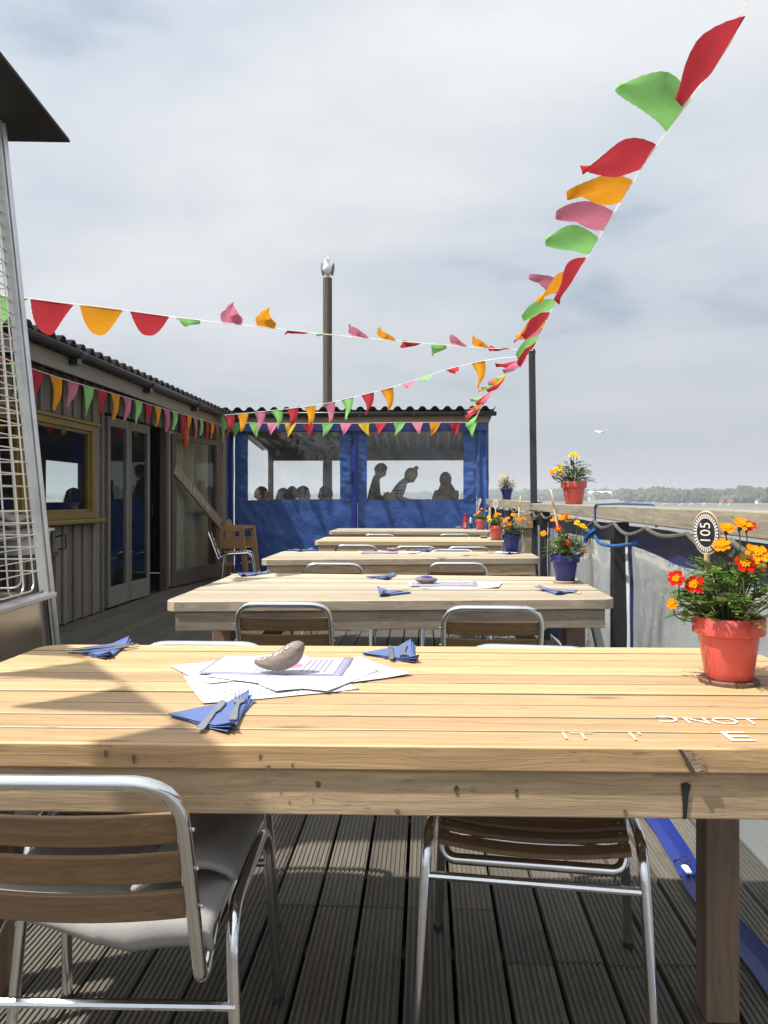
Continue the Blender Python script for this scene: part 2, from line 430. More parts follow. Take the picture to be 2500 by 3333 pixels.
# ================================================================== SETTING
WZ = -3.5
wb = MB().grid(lambda a, b: Vector((-6000 + 12000 * a, -3000 + 9000 * b, WZ)), 4, 4)
struct(wb.build('water', 'water'))

# deck boards with routed grooves, running away from the camera
db = MB()
def board(x0, wd, y0, y1, dz):
    ng = 8; p = wd / ng; prof = [(0, -.028)]
    for k in range(ng):
        a = k * p; prof += [(a + .0012, 0), (a + p * .56, 0), (a + p * .66, -.0045), (a + p * .94, -.0045)]
    prof[1] = (0.002, 0); prof[-1] = (wd, -.0045); prof += [(wd, -.028)]
    n = len(prof); vs = [Vector((x0 + a, y, b + dz)) for y in (y0, y1) for a, b in prof]
    fs = [(i, i + 1, n + i + 1, n + i)[::-1] for i in range(n - 1)] + [tuple(range(n)), tuple(range(n, 2 * n))[::-1]]
    db.add(vs, fs)
x = -3.42; i = 0
while x < 1.0:
    wd = .1188
    js = [-1.2, 2.36 if x < .12 else 2.09 + (.012 if i % 2 else 0)]
    while js[-1] < 17.5: js.append(js[-1] + R.choice([2.4, 3.0, 3.6]) + .0)
    for a, b in zip(js[:-1], js[1:]): board(x, wd, a + .003, b - .003, R.uniform(-.0015, .0015))
    x += .1295; i += 1
struct(db.build('deck', 'deck_wood', smooth=False))
jb = MB()
for k in range(40): jb.box(-3.5, -1 + k * .45, -.19, 1.02, -1 + k * .45 + .05, -.03)
jb.box(-3.5, -1.2, -.215, 1.02, 18, -.195); jb.box(-3.55, -1.2, -.25, -3.45, 18, -.03); jb.box(1.02, -1.2, -.25, 1.07, 18, -.035)  # first box is a dark sheet added under the joists to block glints
for xx in (-3.3, -1.2, .9):
    for yy in (.5, 5., 9.5, 14., 17.7): jb.lathe([(.13, -5.5), (.13, -.2)], 12, (xx, yy, 0))
struct(jb.build('deck_frame', 'dark_timber'))

# far shore: hills, woods, houses, boats
def shore(u):                   # distance of the waterline along a ray at photo column u
    pts = [(-400, 2300), (600, 2100), (1300, 1650), (1750, 1150), (2100, 800), (2500, 640), (3100, 520), (4200, 470)]
    for (a, p), (b, q) in zip(pts[:-1], pts[1:]):
        if u <= b: return p + (q - p) * (u - a) / (b - a)
    return 470
def sp(u, extra, z):
    d = shore(u) + extra; X = (u - 1250) / F_ * d
    return Vector((-d * sT + X * cT, d * cT + X * sT, z))
def hill(u):                    # ground height behind the shore
    return 3.0 + 7.5 * max(0, min(1, (2250 - u) / 700)) + 4 * max(0, min(1, (u - 2300) / 500)) + 3 * nz(u * .006, 3.) + 2 * nz(u * .02, 9)
us = [-400 + 20 * k for k in range(225)]
rows = [(-4, -.35), (14, .5), (40, 1.0), (90, .35), (200, .8), (420, 1.), (900, .9)]
hb = MB(); vs = []
for r_i, (e, h) in enumerate(rows):
    for u in us:
        z = WZ - .5 if r_i == 0 else (WZ + .7 if r_i == 1 else (WZ + 1.4 if r_i == 2 else WZ + 1.5 + hill(u) * h))
        vs.append(sp(u, e * (shore(u) / 700 if e > 0 else 1) + 5 * nz(u * .03, e), z))
nu = len(us)
hb.add(vs, [(j * nu + i, j * nu + i + 1, (j + 1) * nu + i + 1, (j + 1) * nu + i) for j in range(len(rows) - 1) for i in range(nu - 1)])
hb.m = [0 if (k // (nu - 1)) < 2 else 1 for k in range(len(hb.m))]
o = hb.build('hills', ['mud', 'field']); struct(o)
tb = MB()
for k in range(1500):
    u = R.uniform(-300, 2900) if k % 3 else R.uniform(1550, 2560); q = R.random() ** 1.2
    if 1985 < u < 2035 and q < .55: continue
    if 1900 < u < 1985 and q < .3: continue
    sc = shore(u) / 700; e = 60 + 340 * q
    hh = WZ + 1.5 + hill(u) * (.35 + .65 * q)
    s_ = R.uniform(4.2, 7.4) * (1.0 + .35 * min(1, sc - .8)) * (.8 if q < .15 else 1); c = sp(u, e * sc, hh)
    sd = R.uniform(0, 99)
    tb.ball((c.x, c.y, c.z + s_ * .75), (s_ * R.uniform(.8, 1.25), s_ * R.uniform(.8, 1.2), s_ * R.uniform(.8, 1.15)), 12, 8,
            f=lambda d: 1 + .75 * nz(d.x * 1.7 + sd, d.y * 1.7, d.z * 1.7) + .45 * nz(d.x * 4.5 + sd, d.y * 4.5, d.z * 4.5))
o = tb.build('woodland', 'wood_leaf', smooth=False); o['kind'] = 'stuff'
def house(u, e, w_, d_, h_, m, z, lab, cat='house', rz=.3):
    p = sp(u, e * shore(u) / 700, z); t = thing('house', lab, cat, p, rz)
    MB().box(-w_ / 2, -d_ / 2, -3, w_ / 2, d_ / 2, h_).build('wall', m, t, smooth=False)
    r = MB(); r.prism([(-d_ / 2 - .4, h_), (0, h_ + d_ * .32), (d_ / 2 + .4, h_)], -w_ / 2 - .3, w_ / 2 + .3, Matrix(((0, 0, 1, 0), (1, 0, 0, 0), (0, 1, 0, 0), (0, 0, 0, 1))))
    r.build('roof', 'roof_slate' if m != 'house_long' else 'house_white', t, smooth=False)
    for kx in (-.3, 0, .3): MB().box(kx * w_ - .6, -d_ / 2 - .06, h_ * .35, kx * w_ + .6, -d_ / 2 - .01, h_ * .7).build('window', 'blind_dark', t, smooth=False)
MATS['house_long'] = MATS['house_white']
house(1952, 190, 34, 10, 3.2, 'house_long', 8.2, 'long low white building on the hill across the water', 'building', .05)
for (u, e, s_, m, z, lab) in [(1905, 120, 9, 'house_white', 4.5, 'small white house below the long white building, nearest the tall pot'),
        (1925, 100, 8, 'house_white', 2.6, 'white cottage low on the wooded slope below the long building'),
        (2035, 130, 9, 'house_white', 2.4, 'white cottage right of the pale field on the far shore'),
        (2362, 60, 9, 'house_brick', -1.2, 'red brick house at the foot of the woods above the rail'),
        (2393, 62, 11, 'house_brick', -1.2, 'longer red brick house at the foot of the woods, right of the first'),
        (2470, 55, 5, 'house_white', -.9, 'tiny white boathouse at the right end of the far shore')]:
    house(u, e, s_, s_ * .7, s_ * .42, m, z, lab)
bl = 0
for (u, e, s_, what) in [(2008, -10, 8, 'white motor boat moored nearest the pale field'), (2048, -14, 7, 'white boat moored just right of the pale field'), (2085, -8, 5, 'small white boat over the blue rope on the rail'),
        (2125, -9, 5, 'pair-side white dinghy left of the mud bank, far water'), (2165, -12, 7, 'white cabin boat afloat in the middle of the far channel'), (2222, -9, 7, 'white boat off the dark woods, far channel'),
        (2252, -12, 6, 'white boat beside the dark woods, moored close to a similar one'), (2292, -9, 6, 'low white boat left of the brick houses'), (2345, -9, 5, 'small white boat in front of the brick houses'), (2372, -30, 3, 'tiny white buoy-like boat nearest to the rail'),
        (1885, -14, 7, 'white boat seen just right of the coral pot on the rail')]:
    p = sp(u, e, WZ); t = thing('boat', what, 'boat', p, R.uniform(-.5, .5), 'boats moored off the far shore')
    L = s_
    MB().add([(-L / 2, -.9, .9), (L * .3, -1, .9), (L / 2, 0, 1.1), (L * .3, 1, .9), (-L / 2, .9, .9), (-L / 2, -.6, -.3), (L * .3, -.6, -.3), (L * .42, 0, -.3), (L * .3, .6, -.3), (-L / 2, .6, -.3)],
             [(0, 1, 2, 3, 4), (0, 5, 6, 1), (1, 6, 7, 2), (2, 7, 8, 3), (3, 8, 9, 4), (4, 9, 5, 0)]).build('hull', 'house_white', t, smooth=False)
    MB().box(-L * .2, -.6, .9, L * .15, .6, 1.9).build('cabin', 'house_white', t, smooth=False, bevel=.15)

# ================================================================== TIMBER BUILDING (left)
BX = -3.4
bld = thing('timber_building', 'weathered board and batten cafe hut with mustard window and black gutter', 'building', (BX, 4.6, 0))
def B(mb, name, m, par=None, **k):       # geometry given in deck coordinates, moved to its parent
    par = par or bld; off = Vector(par.matrix_world.translation) if False else None
    p = par; tot = Vector((0, 0, 0))
    while p: tot += Vector(p.location); p = p.parent
    mb.v = [tuple(Vector(q) - tot) for q in mb.v]
    return mb.build(name, m, par, **k)
Y0, Y1 = 4.6, 13.05
WIN = (5.0, 8.12, 1.0, 1.93); DO = (8.5, 10.6, 0, 2.12)
cb = MB(); y = Y0; k = 0
def clad(y, wd, x, z0, z1): cb.box(x - .02, y, z0, x, y + wd, z1)
while y < Y1 - .01:
    wd = .15; on = k % 2; xo = BX + (.022 if on else 0); wdd = .075 if on else .15
    yy = y
    def seg(a, b):
        if b - a > .02: clad(yy, min(wdd, Y1 - yy) - .003, xo + R.uniform(-.003, .003), a, b)
    mid = yy + wdd / 2
    if WIN[0] - .06 < mid < WIN[1] + .06: seg(.02, WIN[2] - .06); seg(WIN[3] + .05, 2.36)
    elif DO[0] < mid < DO[1]: seg(DO[3], 2.36)
    elif 10.6 < mid < 12.6: seg(2.12, 2.36)
    else: seg(.02, 2.36)
    y += wdd; k += 1
B(cb, 'cladding', 'cladding_wood', smooth=False)
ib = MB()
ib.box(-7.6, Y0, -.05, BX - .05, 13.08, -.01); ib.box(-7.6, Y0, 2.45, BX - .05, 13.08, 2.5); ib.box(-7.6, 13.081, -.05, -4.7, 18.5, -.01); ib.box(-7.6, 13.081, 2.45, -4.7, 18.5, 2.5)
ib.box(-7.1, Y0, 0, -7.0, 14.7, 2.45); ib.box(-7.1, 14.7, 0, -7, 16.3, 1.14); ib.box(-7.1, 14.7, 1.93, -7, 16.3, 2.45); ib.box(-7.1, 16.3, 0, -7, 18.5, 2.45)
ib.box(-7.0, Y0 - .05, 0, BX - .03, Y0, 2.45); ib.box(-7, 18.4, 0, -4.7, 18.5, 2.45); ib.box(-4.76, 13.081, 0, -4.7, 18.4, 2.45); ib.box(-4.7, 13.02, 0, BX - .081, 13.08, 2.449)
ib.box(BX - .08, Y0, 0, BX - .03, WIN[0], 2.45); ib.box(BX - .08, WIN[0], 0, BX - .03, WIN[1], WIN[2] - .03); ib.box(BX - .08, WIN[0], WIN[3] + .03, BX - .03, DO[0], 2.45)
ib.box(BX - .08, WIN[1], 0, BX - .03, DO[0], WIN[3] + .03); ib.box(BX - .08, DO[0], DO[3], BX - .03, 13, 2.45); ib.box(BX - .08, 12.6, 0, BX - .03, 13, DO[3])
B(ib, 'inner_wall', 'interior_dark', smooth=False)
# roof: black corrugated sheet and gutter
def corr(u): return .028 * max(-1, min(1, 1.7 * sin(u * 2 * pi / .2)))
rb = MB(); n = int((14.0 - Y0) / .025)
rb.grid(lambda a, b: Vector((-3.06 - 4.6 * b, Y0 - .3 + (13.2 - Y0 + .3) * a, 2.545 + corr((13.5 - Y0) * a))), n, 1)
B(rb, 'roof', 'black_plastic', thick=.006, ang=60)
fb = MB(); fb.box(-3.17, Y0 - .3, 2.3, -3.14, 13.2, 2.44); fb.box(-3.4, Y0 - .3, 2.40, -3.17, 13.2, 2.43)
B(fb, 'fascia', 'beam_wood', smooth=False)
gb = MB(); prof = [(-.055, 0.)] + [(-.055 * cos(a), -.06 * sin(a)) for a in [k * pi / 10 for k in range(1, 10)]] + [(.055, 0.)]
for ya, yb in ((Y0 - .3, 13.15),):
    vs = []
    for y in (ya, yb):
        vs += [(-3.08 + a, y, 2.495 + b) for a, b in prof]
    m_ = len(prof); gb.add(vs, [(i, i + 1, m_ + i + 1, m_ + i) for i in range(m_ - 1)])
g_ = B(gb, 'gutter', 'black_plastic', thick=.005)
for y in (5.2, 7.0, 8.9, 10.75, 12.2):
    q = MB(); vs = []
    for yy in (y, y + .13): vs += [(-3.08 + a * 1.15, yy, 2.497 + b * 1.15) for a, b in prof]
    q.add(vs, [(i, i + 1, m_ + i + 1, m_ + i) for i in range(m_ - 1)]); q.box(-3.14, y + .02, 2.38, -3.06, y + .1, 2.45)
    B(q, 'gutter_bracket', 'black_plastic', g_, thick=.006)
# mustard window
wt = MB().box(BX - .03, WIN[0], WIN[2] - .002, BX + .045, WIN[1], WIN[2] + .06)
wt.box(BX - .03, WIN[0], WIN[3] - .06, BX + .045, WIN[1], WIN[3]); wt.box(BX - .03, WIN[1] - .07, WIN[2] + .06, BX + .045, WIN[1], WIN[3] - .06)
wt.box(BX - .03, 6.62, WIN[2] + .06, BX + .045, 6.78, WIN[3] - .06); wt.box(BX - .03, WIN[0], WIN[2] + .06, BX + .045, WIN[0] + .07, WIN[3] - .06)
wt.box(BX - .03, WIN[0] - .03, WIN[3] + .002, BX + .06, WIN[1] + .12, WIN[3] + .035)
for a, b in ((WIN[0] + .07, 6.62), (6.78, WIN[1] - .07)):
    wt.box(BX - .03, a, WIN[2] + .06, BX + .02, b, WIN[2] + .09); wt.box(BX - .03, a, WIN[3] - .09, BX + .02, b, WIN[3] - .06)
    wt.box(BX - .03, b - .03, WIN[2] + .09, BX + .02, b, WIN[3] - .09)
wn = B(wt, 'window', 'mustard_paint', smooth=False, bevel=.004)
B(MB().box(BX - .02, WIN[0] - .05, WIN[2] - .05, BX + .11, WIN[1] + .14, WIN[2] - .004), 'sill', 'mustard_paint', wn, bevel=.012)
for a, b in ((WIN[0] + .07, 6.62), (6.78, WIN[1] - .1)):
    B(MB().box(BX - .006, a, WIN[2] + .09, BX - .001, b, WIN[3] - .09), 'pane', 'window_glass', wn, smooth=False)
# doors
def door(y0, y1, x0, x1, name='door', fw=.07):
    a = Vector((x0, y0, 0)); b = Vector((x1, y1, 0)); L = (b - a).length
    t = (b - a).normalized(); M = Matrix(((t.x, -t.y, 0, x0), (t.y, t.x, 0, y0), (0, 0, 1, 0), (0, 0, 0, 1)))
    m = MB(); m.box(0, -.022, .03, fw, .022, 2.08, M); m.box(L - fw, -.022, .03, L, .022, 2.08, M)
    m.box(fw, -.022, .03, L - fw, .022, .24, M); m.box(fw, -.022, 1.98, L - fw, .022, 2.08, M)
    d = B(m, name, 'cladding_wood', smooth=False, bevel=.003)
    B(MB().box(fw, -.003, .24, L - fw, .003, 1.98, M), 'pane', 'window_glass', d, smooth=False)
    return d, M, L
d, M, L = door(8.52, 9.13, BX + .0, BX + .0)
d2, M, L = door(9.14, 9.74, BX + .0, BX + .035)
B(MB().box(.62, -.05, 1.0, .6, -.03, 1.12, M), 'handle', 'black_metal', d2)
B(MB().box(BX - .06, 10.45, 0, BX + .03, 10.56, 2.12), 'door_post', 'brown_dark', smooth=False, bevel=.004)
# open glazed stable door with a diagonal brace
a0 = Vector((-3.40, 10.72, 0)); b0 = Vector((-3.14, 12.2, 0)); t = (b0 - a0).normalized(); L = (b0 - a0).length
M = Matrix(((t.x, -t.y, 0, a0.x), (t.y, t.x, 0, a0.y), (0, 0, 1, 0), (0, 0, 0, 1)))
m = MB(); m.box(0, -.03, .02, .11, .03, 2.07, M); m.box(L - .1, -.03, .02, L, .03, 2.07, M); m.box(.11, -.03, 2.0, L - .1, .03, 2.075, M); m.box(.11, -.03, .02, L - .1, .03, .22, M)
d = B(m, 'open_door', 'brown_dark', smooth=False, bevel=.004)
B(MB().box(.11, .001, .22, L - .1, .006, 2.0, M), 'pane', 'window_glass', d, smooth=False)
br = MB().bar(M @ Vector((.02, -.045, 1.6)), M @ Vector((L - .02, -.045, .82)), .03, .15, (0, 0, 1))
bo = B(br, 'diagonal_brace', 'post_wood', d, smooth=False, bevel=.003)
cm = MB()
for q in (.3, .38, .46, .57, .66, .7):
    c = Vector((.02 + (L - .04) * q, -.0625, 1.6 - .78 * q))
    cm.tube([M @ (c + Vector(p)) for p in ((-.03, 0, .04), (.0, 0, .02), (.01, 0, -.03), (.03, 0, -.035))], .004, 5)
B(cm, 'chalk_mark', 'chalk', bo)
# inner boarding seen behind the open door
pb = MB(); y = 10.64
while y < 12.75: pb.box(BX - .025, y, 0.03, BX - .008, y + .168, 2.11); y += .175
pb.box(BX - .007, 11.4, 1.0, BX + .06, 12.7, 1.05)
B(pb, 'inner_boarding', 'sunlit_board', smooth=False)
B(MB().box(-3.36, 12.75, 0, -3.2, 12.95, 2.42), 'corner_post', 'post_wood', smooth=False, bevel=.004)
tag(MB().lathe([(0.0, -.19), (.03, -.18), (.048, -.1), (.052, 0.), (.046, .1), (.03, .16), (.018, .17), (.018, .2), (0, .2)], 18).build('fishing_float', 'buoy_orange', loc=(-3.3, 11.05, 2.1)), 'orange fishing float hung under the eaves above the open door', 'float')
# grey tub of folded cloths on a stand by the window
st = thing('wooden_stand', 'slatted timber stand under the white tub beside the hut window', 'stand', (-3.14, 5.95, 0))
m = MB()
for sx in (-.18, .18):
    for sy in (-.5, .35): m.box(sx - .025, sy - .025, 0, sx + .025, sy + .025, .74)
m.box(-.22, -.55, .74, .22, .4, .77)
m.build('stand_frame', 'dark_timber', st, smooth=False)
tbm = MB().lathe([(.0, 0.), (.17, 0.), (.21, .17), (.235, .175), (.235, .19), (.2, .19), (.165, .02), (0, .02)], 28, sx=.95, sy=1.3)
tub = thing('plastic_tub', 'grey white plastic tub on the stand below the window sill', 'tub', (-3.10, 6.10, .77))
tbm.build('tub_body', 'tub_white', tub); MB().tube([(.18, .2, .12), (.26, .2, .14), (.26, .2, .03), (.2, .2, .02)], .008, 6).build('handle', 'black_metal', tub)
fm = MB()
for k in range(5):
    z = .12 + .035 * k; s_ = R.uniform(-.03, .03)
    fm.grid(lambda a, b: Vector(((a - .5) * .34 + s_, (b - .5) * .7 - .35, z + .05 * nz(a * 3 + k, b * 3) - .16 * max(0, abs(a - .5) - .38))), 12, 18)
tag(fm.build('folded_blanket', 'fleece', thick=.02, loc=(-3.1, 6.0, .8)), 'pile of pale grey folded blankets behind the patio heater grille', 'blanket')

# ================================================================== BLUE SHELTER (far end)
TY = 13.2
sh = thing('canvas_shelter', 'blue canvas shelter with two clear windows and black corrugated roof at the deck end', 'shelter', (-1.15, TY, 0))
def C(mb, name, m, par=None, **k): return B(mb, name, m, par or sh, **k)
rb = MB()
rb.grid(lambda a, b: Vector((-3.5 + 4.62 * a, TY - .12 + 4.3 * b, 2.66 - .42 * b + corr(4.62 * a))), 180, 1)
C(rb, 'roof', 'black_plastic', thick=.006, ang=60)
gb = MB(); vs = []
for xx in (-3.3, 1.13): vs += [(xx, TY - .12 + a, 2.595 + b * 1.1) for a, b in prof]
gb.add(vs, [(i, i + 1, m_ + i + 1, m_ + i) for i in range(m_ - 1)])
g2 = C(gb, 'gutter', 'black_plastic', thick=.006)
for xx in (-2.7, -1.9, -1.06, -.2, .62): C(MB().box(xx, TY - .185, 2.53, xx + .025, TY - .05, 2.62), 'gutter_bracket', 'black_plastic', g2)
C(MB().box(-3.3, TY - .05, 2.43, 1.02, TY - .01, 2.54), 'fascia', 'fascia_wood', smooth=False, bevel=.003)
C(MB().box(-3.35, TY + .05, 0, -3.25, TY + .15, 2.5).box(.92, TY + .05, 0, 1.02, TY + .15, 2.5).box(-3.35, TY + 4.0, 0, -3.25, TY + 4.1, 2.3).box(.92, TY + 4.0, 0, 1.02, TY + 4.1, 2.3)
  .box(-3.35, TY + 3.98, 2.02, 1.02, TY + 4.06, 2.3).box(-1.2, TY + .05, 0, -1.12, TY + .13, 2.5).box(-3.3, TY + .05, 2.3, 1., TY + .11, 2.44), 'post_frame', 'dark_timber', smooth=False)
C(MB().box(-3.3, TY + 3.98, 1.12, 1.0, TY + 4.08, 1.2).box(-3.3, TY + 3.99, .5, 1.0, TY + 4.05, .58).bar((-3.3, TY + .2, 2.42), (-1.2, TY + 4.0, 2.12), .05, .16), 'back_rail', 'dark_timber', smooth=False)
def wr(x, z):                    # wrinkles in the canvas
    return .03 * nz(x * .9 + z * 1.4, z * .5 - x * .3, 8.) + .022 * nz(x * 1.6 + z * .9, z * 1.3, 1.) + .012 * nz(x * 5 + z * 3, z * 4, 5.) + .02 * sin(x * 2.2 + z * 2.5 + 2 * nz(x, z)) * max(0, min(1, (1.2 - z))) + .006 * nz(x * 14, z * 9, 3)
def sheet(x0, x1, z0, z1, wx0, wx1, wz0, wz1, y):
    nx = int((x1 - x0) / .03); nzz = int((z1 - z0) / .03)
    return MB().grid(lambda a, b: Vector((x0 + (x1 - x0) * a, y - wr(x0 + (x1 - x0) * a, z0 + (z1 - z0) * b), z0 + (z1 - z0) * b)), nx, nzz,
                     skip=lambda a, b: wx0 < x0 + (x1 - x0) * a < wx1 and wz0 < z0 + (z1 - z0) * b < wz1)
def hem(x0, x1, z0, z1, y, wd):
    out = []
    for (a, b, c_, e) in ((x0 - wd, z0, x0, z1), (x1, z0, x1 + wd, z1)):
        m = MB(); out.append(m)
        m.grid(lambda p, q: Vector((a + (c_ - a) * p, y - .006 - wr(a + (c_ - a) * p, b + (e - b) * q) - .014 * nz(p * 2, (b + (e - b) * q) * 13), b + (e - b) * q)), 5, 60)
    return out
for (x0, x1, wx0, wx1, lab) in ((-3.12, -1.19, -2.91, -1.38, 'l'), (-1.10, .82, -.96, .62, 'r')):
    s_ = C(sheet(x0, x1, .03, 2.42, wx0, wx1, 1.17, 2.3, TY), 'canvas_panel', 'blue_canvas', ang=80)
    C(MB().grid(lambda a, b: Vector((wx0 - .03 + (wx1 - wx0 + .06) * a, TY + .004 - wr(wx0 + (wx1 - wx0) * a, 1.14 + 1.19 * b), 1.14 + 1.19 * b)), 40, 30), 'window', 'clear_vinyl', s_)
    for h_ in hem(wx0 + .01, wx1 - .01, 1.16, 2.32, TY, .17): C(h_, 'hem', 'blue_canvas', s_, ang=80)
for (x0, x1) in ((-3.33, -3.13), (.83, 1.0)):
    C(MB().grid(lambda a, b: Vector((x0 + (x1 - x0) * a, TY - .02 - .02 * sin(a * 9 + nz(b * 5, 0)) - wr(x0 + a * .2, b * 2.4), .03 + 2.39 * b)), 12, 60), 'side_curtain', 'blue_canvas', ang=80)
C(MB().grid(lambda a, b: Vector((1.0 + .02 * sin(b * 6), TY + 4 * a, (1.25 if a > .04 else 1.2) + 1.2 * b)), 20, 12), 'side_curtain', 'blue_canvas', ang=80)
C(MB().grid(lambda a, b: Vector((-3.33 + 4.34 * a, TY - .052 - .01 * sin(a * 40) - .02 * (1 - b) - .006 * nz(a * 30, b * 4), 2.30 + .13 * b)), 90, 4), 'valance', 'band_blue', ang=80)
for xx in (-1.165, -1.125): C(MB().box(xx - .006, TY - .05, .03, xx + .006, TY - .035, 2.3), 'zip', 'zip_white', smooth=False)
C(MB().grid(lambda a, b: Vector((-1.2 + .1 * a, TY - .035 - .03 * sin(a * pi), .03 + 2.3 * b)), 6, 30), 'zip_flap', 'band_blue')

# timber pile with a gull
pc = at(1066, 904, 17.6)
tag(MB().lathe([(.0, pc.z), (.085, pc.z), (.1, pc.z - .015), (.1, pc.z - 1.), (.105, 0), (.11, -5.5)][::-1], 20).build('mooring_pile', 'pile_wood', loc=(pc.x, pc.y, 0)), 'tall round timber pile rising behind the blue shelter, gull on top', 'pile')
gl = thing('gull', 'white gull with grey wings standing on top of the tall pile', 'gull', (pc.x, pc.y, pc.z), 0); gl.scale = (1.15, 1.1, 1)
def bodyf(d): return 1
g = MB()
path = [(0, .18, .07), (0, .12, .10), (0, .06, .14), (0, 0, .19), (0, -.035, .25), (0, -.05, .30), (0, -.055, .345), (0, -.06, .38), (0, -.05, .41), (0, -.04, .425)]
g.tube(smooth_path(path, 4), [r_ for r_ in [.012, .02, .028, .036, .045, .054, .064, .074, .082, .088, .092, .094, .093, .090, .085, .078, .07, .062, .056, .052, .049, .047, .046, .046, .047, .048, .048, .047, .045, .042, .038, .033, .027, .020, .014, .009, .004]], 16)
g.build('body', 'gull_white', gl)
for sx in (-1, 1):
    w_ = MB(); w_.ball((sx * .078, .03, .2), (.03, .07, .15), 12, 10, Matrix.Rotation(sx * .1, 4, 'Y')); w_.build('wing', 'gull_grey', gl)
    MB().tube([(sx * .03, -.01, .12), (sx * .03, -.01, .005)], .006, 6).add([(sx * .03, .01, .004), (sx * .03 - .025, -.05, .003), (sx * .03 + .025, -.05, .003), (sx * .03, -.01, .012)], [(0, 1, 2), (0, 3, 1), (1, 3, 2), (2, 3, 0)]).build('leg', 'beak', gl)
    MB().ball((sx * .036 - .0, -.09, .405), .006, 8, 6).build('eye', 'black_metal', gl)
MB().tube([(-.005, -.095, .392), (-.012, -.125, .388), (-.018, -.145, .378)], [.014, .010, .003], 8).build('beak', 'beak', gl)
fp = at(1957, 1407, 30)
fg = thing('flying_gull', 'white gull gliding over the water above the far shore', 'gull', fp, 0)
fg.rotation_euler = (.1, -.18, .5); fg.scale = (.58, .58, .58)
MB().tube([(-.22, 0, 0), (-.15, 0, .0), (0, 0, 0), (.12, 0, .0), (.2, 0, .015), (.25, 0, .01)], [.01, .035, .065, .055, .035, .006], 12).build('body', 'gull_white', fg)
for sy in (-1, 1):
    m = MB(); P = [(0, 0), (.35, .10), (.7, .05)] if sy > 0 else [(0, 0), (.35, .13), (.62, .22)]
    vs = [];
    for (s_, z_), ch in zip(P, (.2, .16, .02)): vs += [(.05 - s_ * .05, sy * s_, z_), (.05 - s_ * .05 - ch, sy * s_, z_ - .01)]
    m.add(vs, [(0, 1, 3, 2), (2, 3, 5, 4)]); m.build('wing', 'gull_white', fg, thick=.012)
MB().tube([(.24, 0, .01), (.29, 0, .0)], [.01, .003], 6).build('beak', 'beak', fg)

# ================================================================== RAIL, CURTAINS, POSTS (right)
rl = thing('deck_railing', 'weathered grey timber handrail on black posts along the water side', 'railing', (.98, 4, 0))
def Q(mb, name, m, par=None, **k): return B(mb, name, m, par or rl, **k)
def beam(y0, y1, zt0, zt1, zb0, zb1, x0, x1):
    n = 26; m = MB(); vs = []
    for i in range(n + 1):
        t = i / n; y = y0 + (y1 - y0) * t; a = zb0 + (zb1 - zb0) * t; b = zt0 + (zt1 - zt0) * t
        j = lambda s_: .0025 * nz(y * 2.3, s_) + .0015 * nz(y * 9, s_)
        vs += [(x0 + j(1), y, a + j(2)), (x1, y, a), (x1, y, b + j(3)), (x0 + j(4), y, b + j(5))]
    fs = [(0, 1, 2, 3)[::-1], tuple(n * 4 + k for k in range(4))]
    for i in range(n):
        for k in range(4): l = (k + 1) % 4; fs.append((i * 4 + k, i * 4 + l, i * 4 + 4 + l, i * 4 + 4 + k))
    return m.add(vs, fs)
Q(beam(-.6, 7.62, 1.146, 1.151, 1.055, 1.09, .955, 1.1), 'handrail', 'rail_wood', smooth=False, bevel=.005)
Q(beam(7.75, 13.15, 1.165, 1.2, 1.075, 1.11, .97, 1.1), 'handrail', 'rail_wood', smooth=False, bevel=.005)
Q(MB().box(.95, 7.45, 1.0, 1.08, 7.95, 1.073), 'rail_block', 'rail_wood', smooth=False, bevel=.004)
for y in (1.55, 4.28, 6.95, 9.6, 12.2):
    Q(MB().box(.977, y, -.1, 1.055, y + .09, 1.052 + .012 * (y > 2) + .02 * (y > 6)), 'post', 'black_post', smooth=False, bevel=.003)
    if y > 4: Q(MB().bar((1.0, y + .09, .05), (1.0, y + .8, .60), .04, .06), 'brace', 'black_post', smooth=False)
Q(MB().box(.88, 7.35, 0, .95, 7.42, .93).box(.8, 7.33, .93, .96, 7.38, 1.06), 'timber_upright', 'post_wood', smooth=False, bevel=.003)
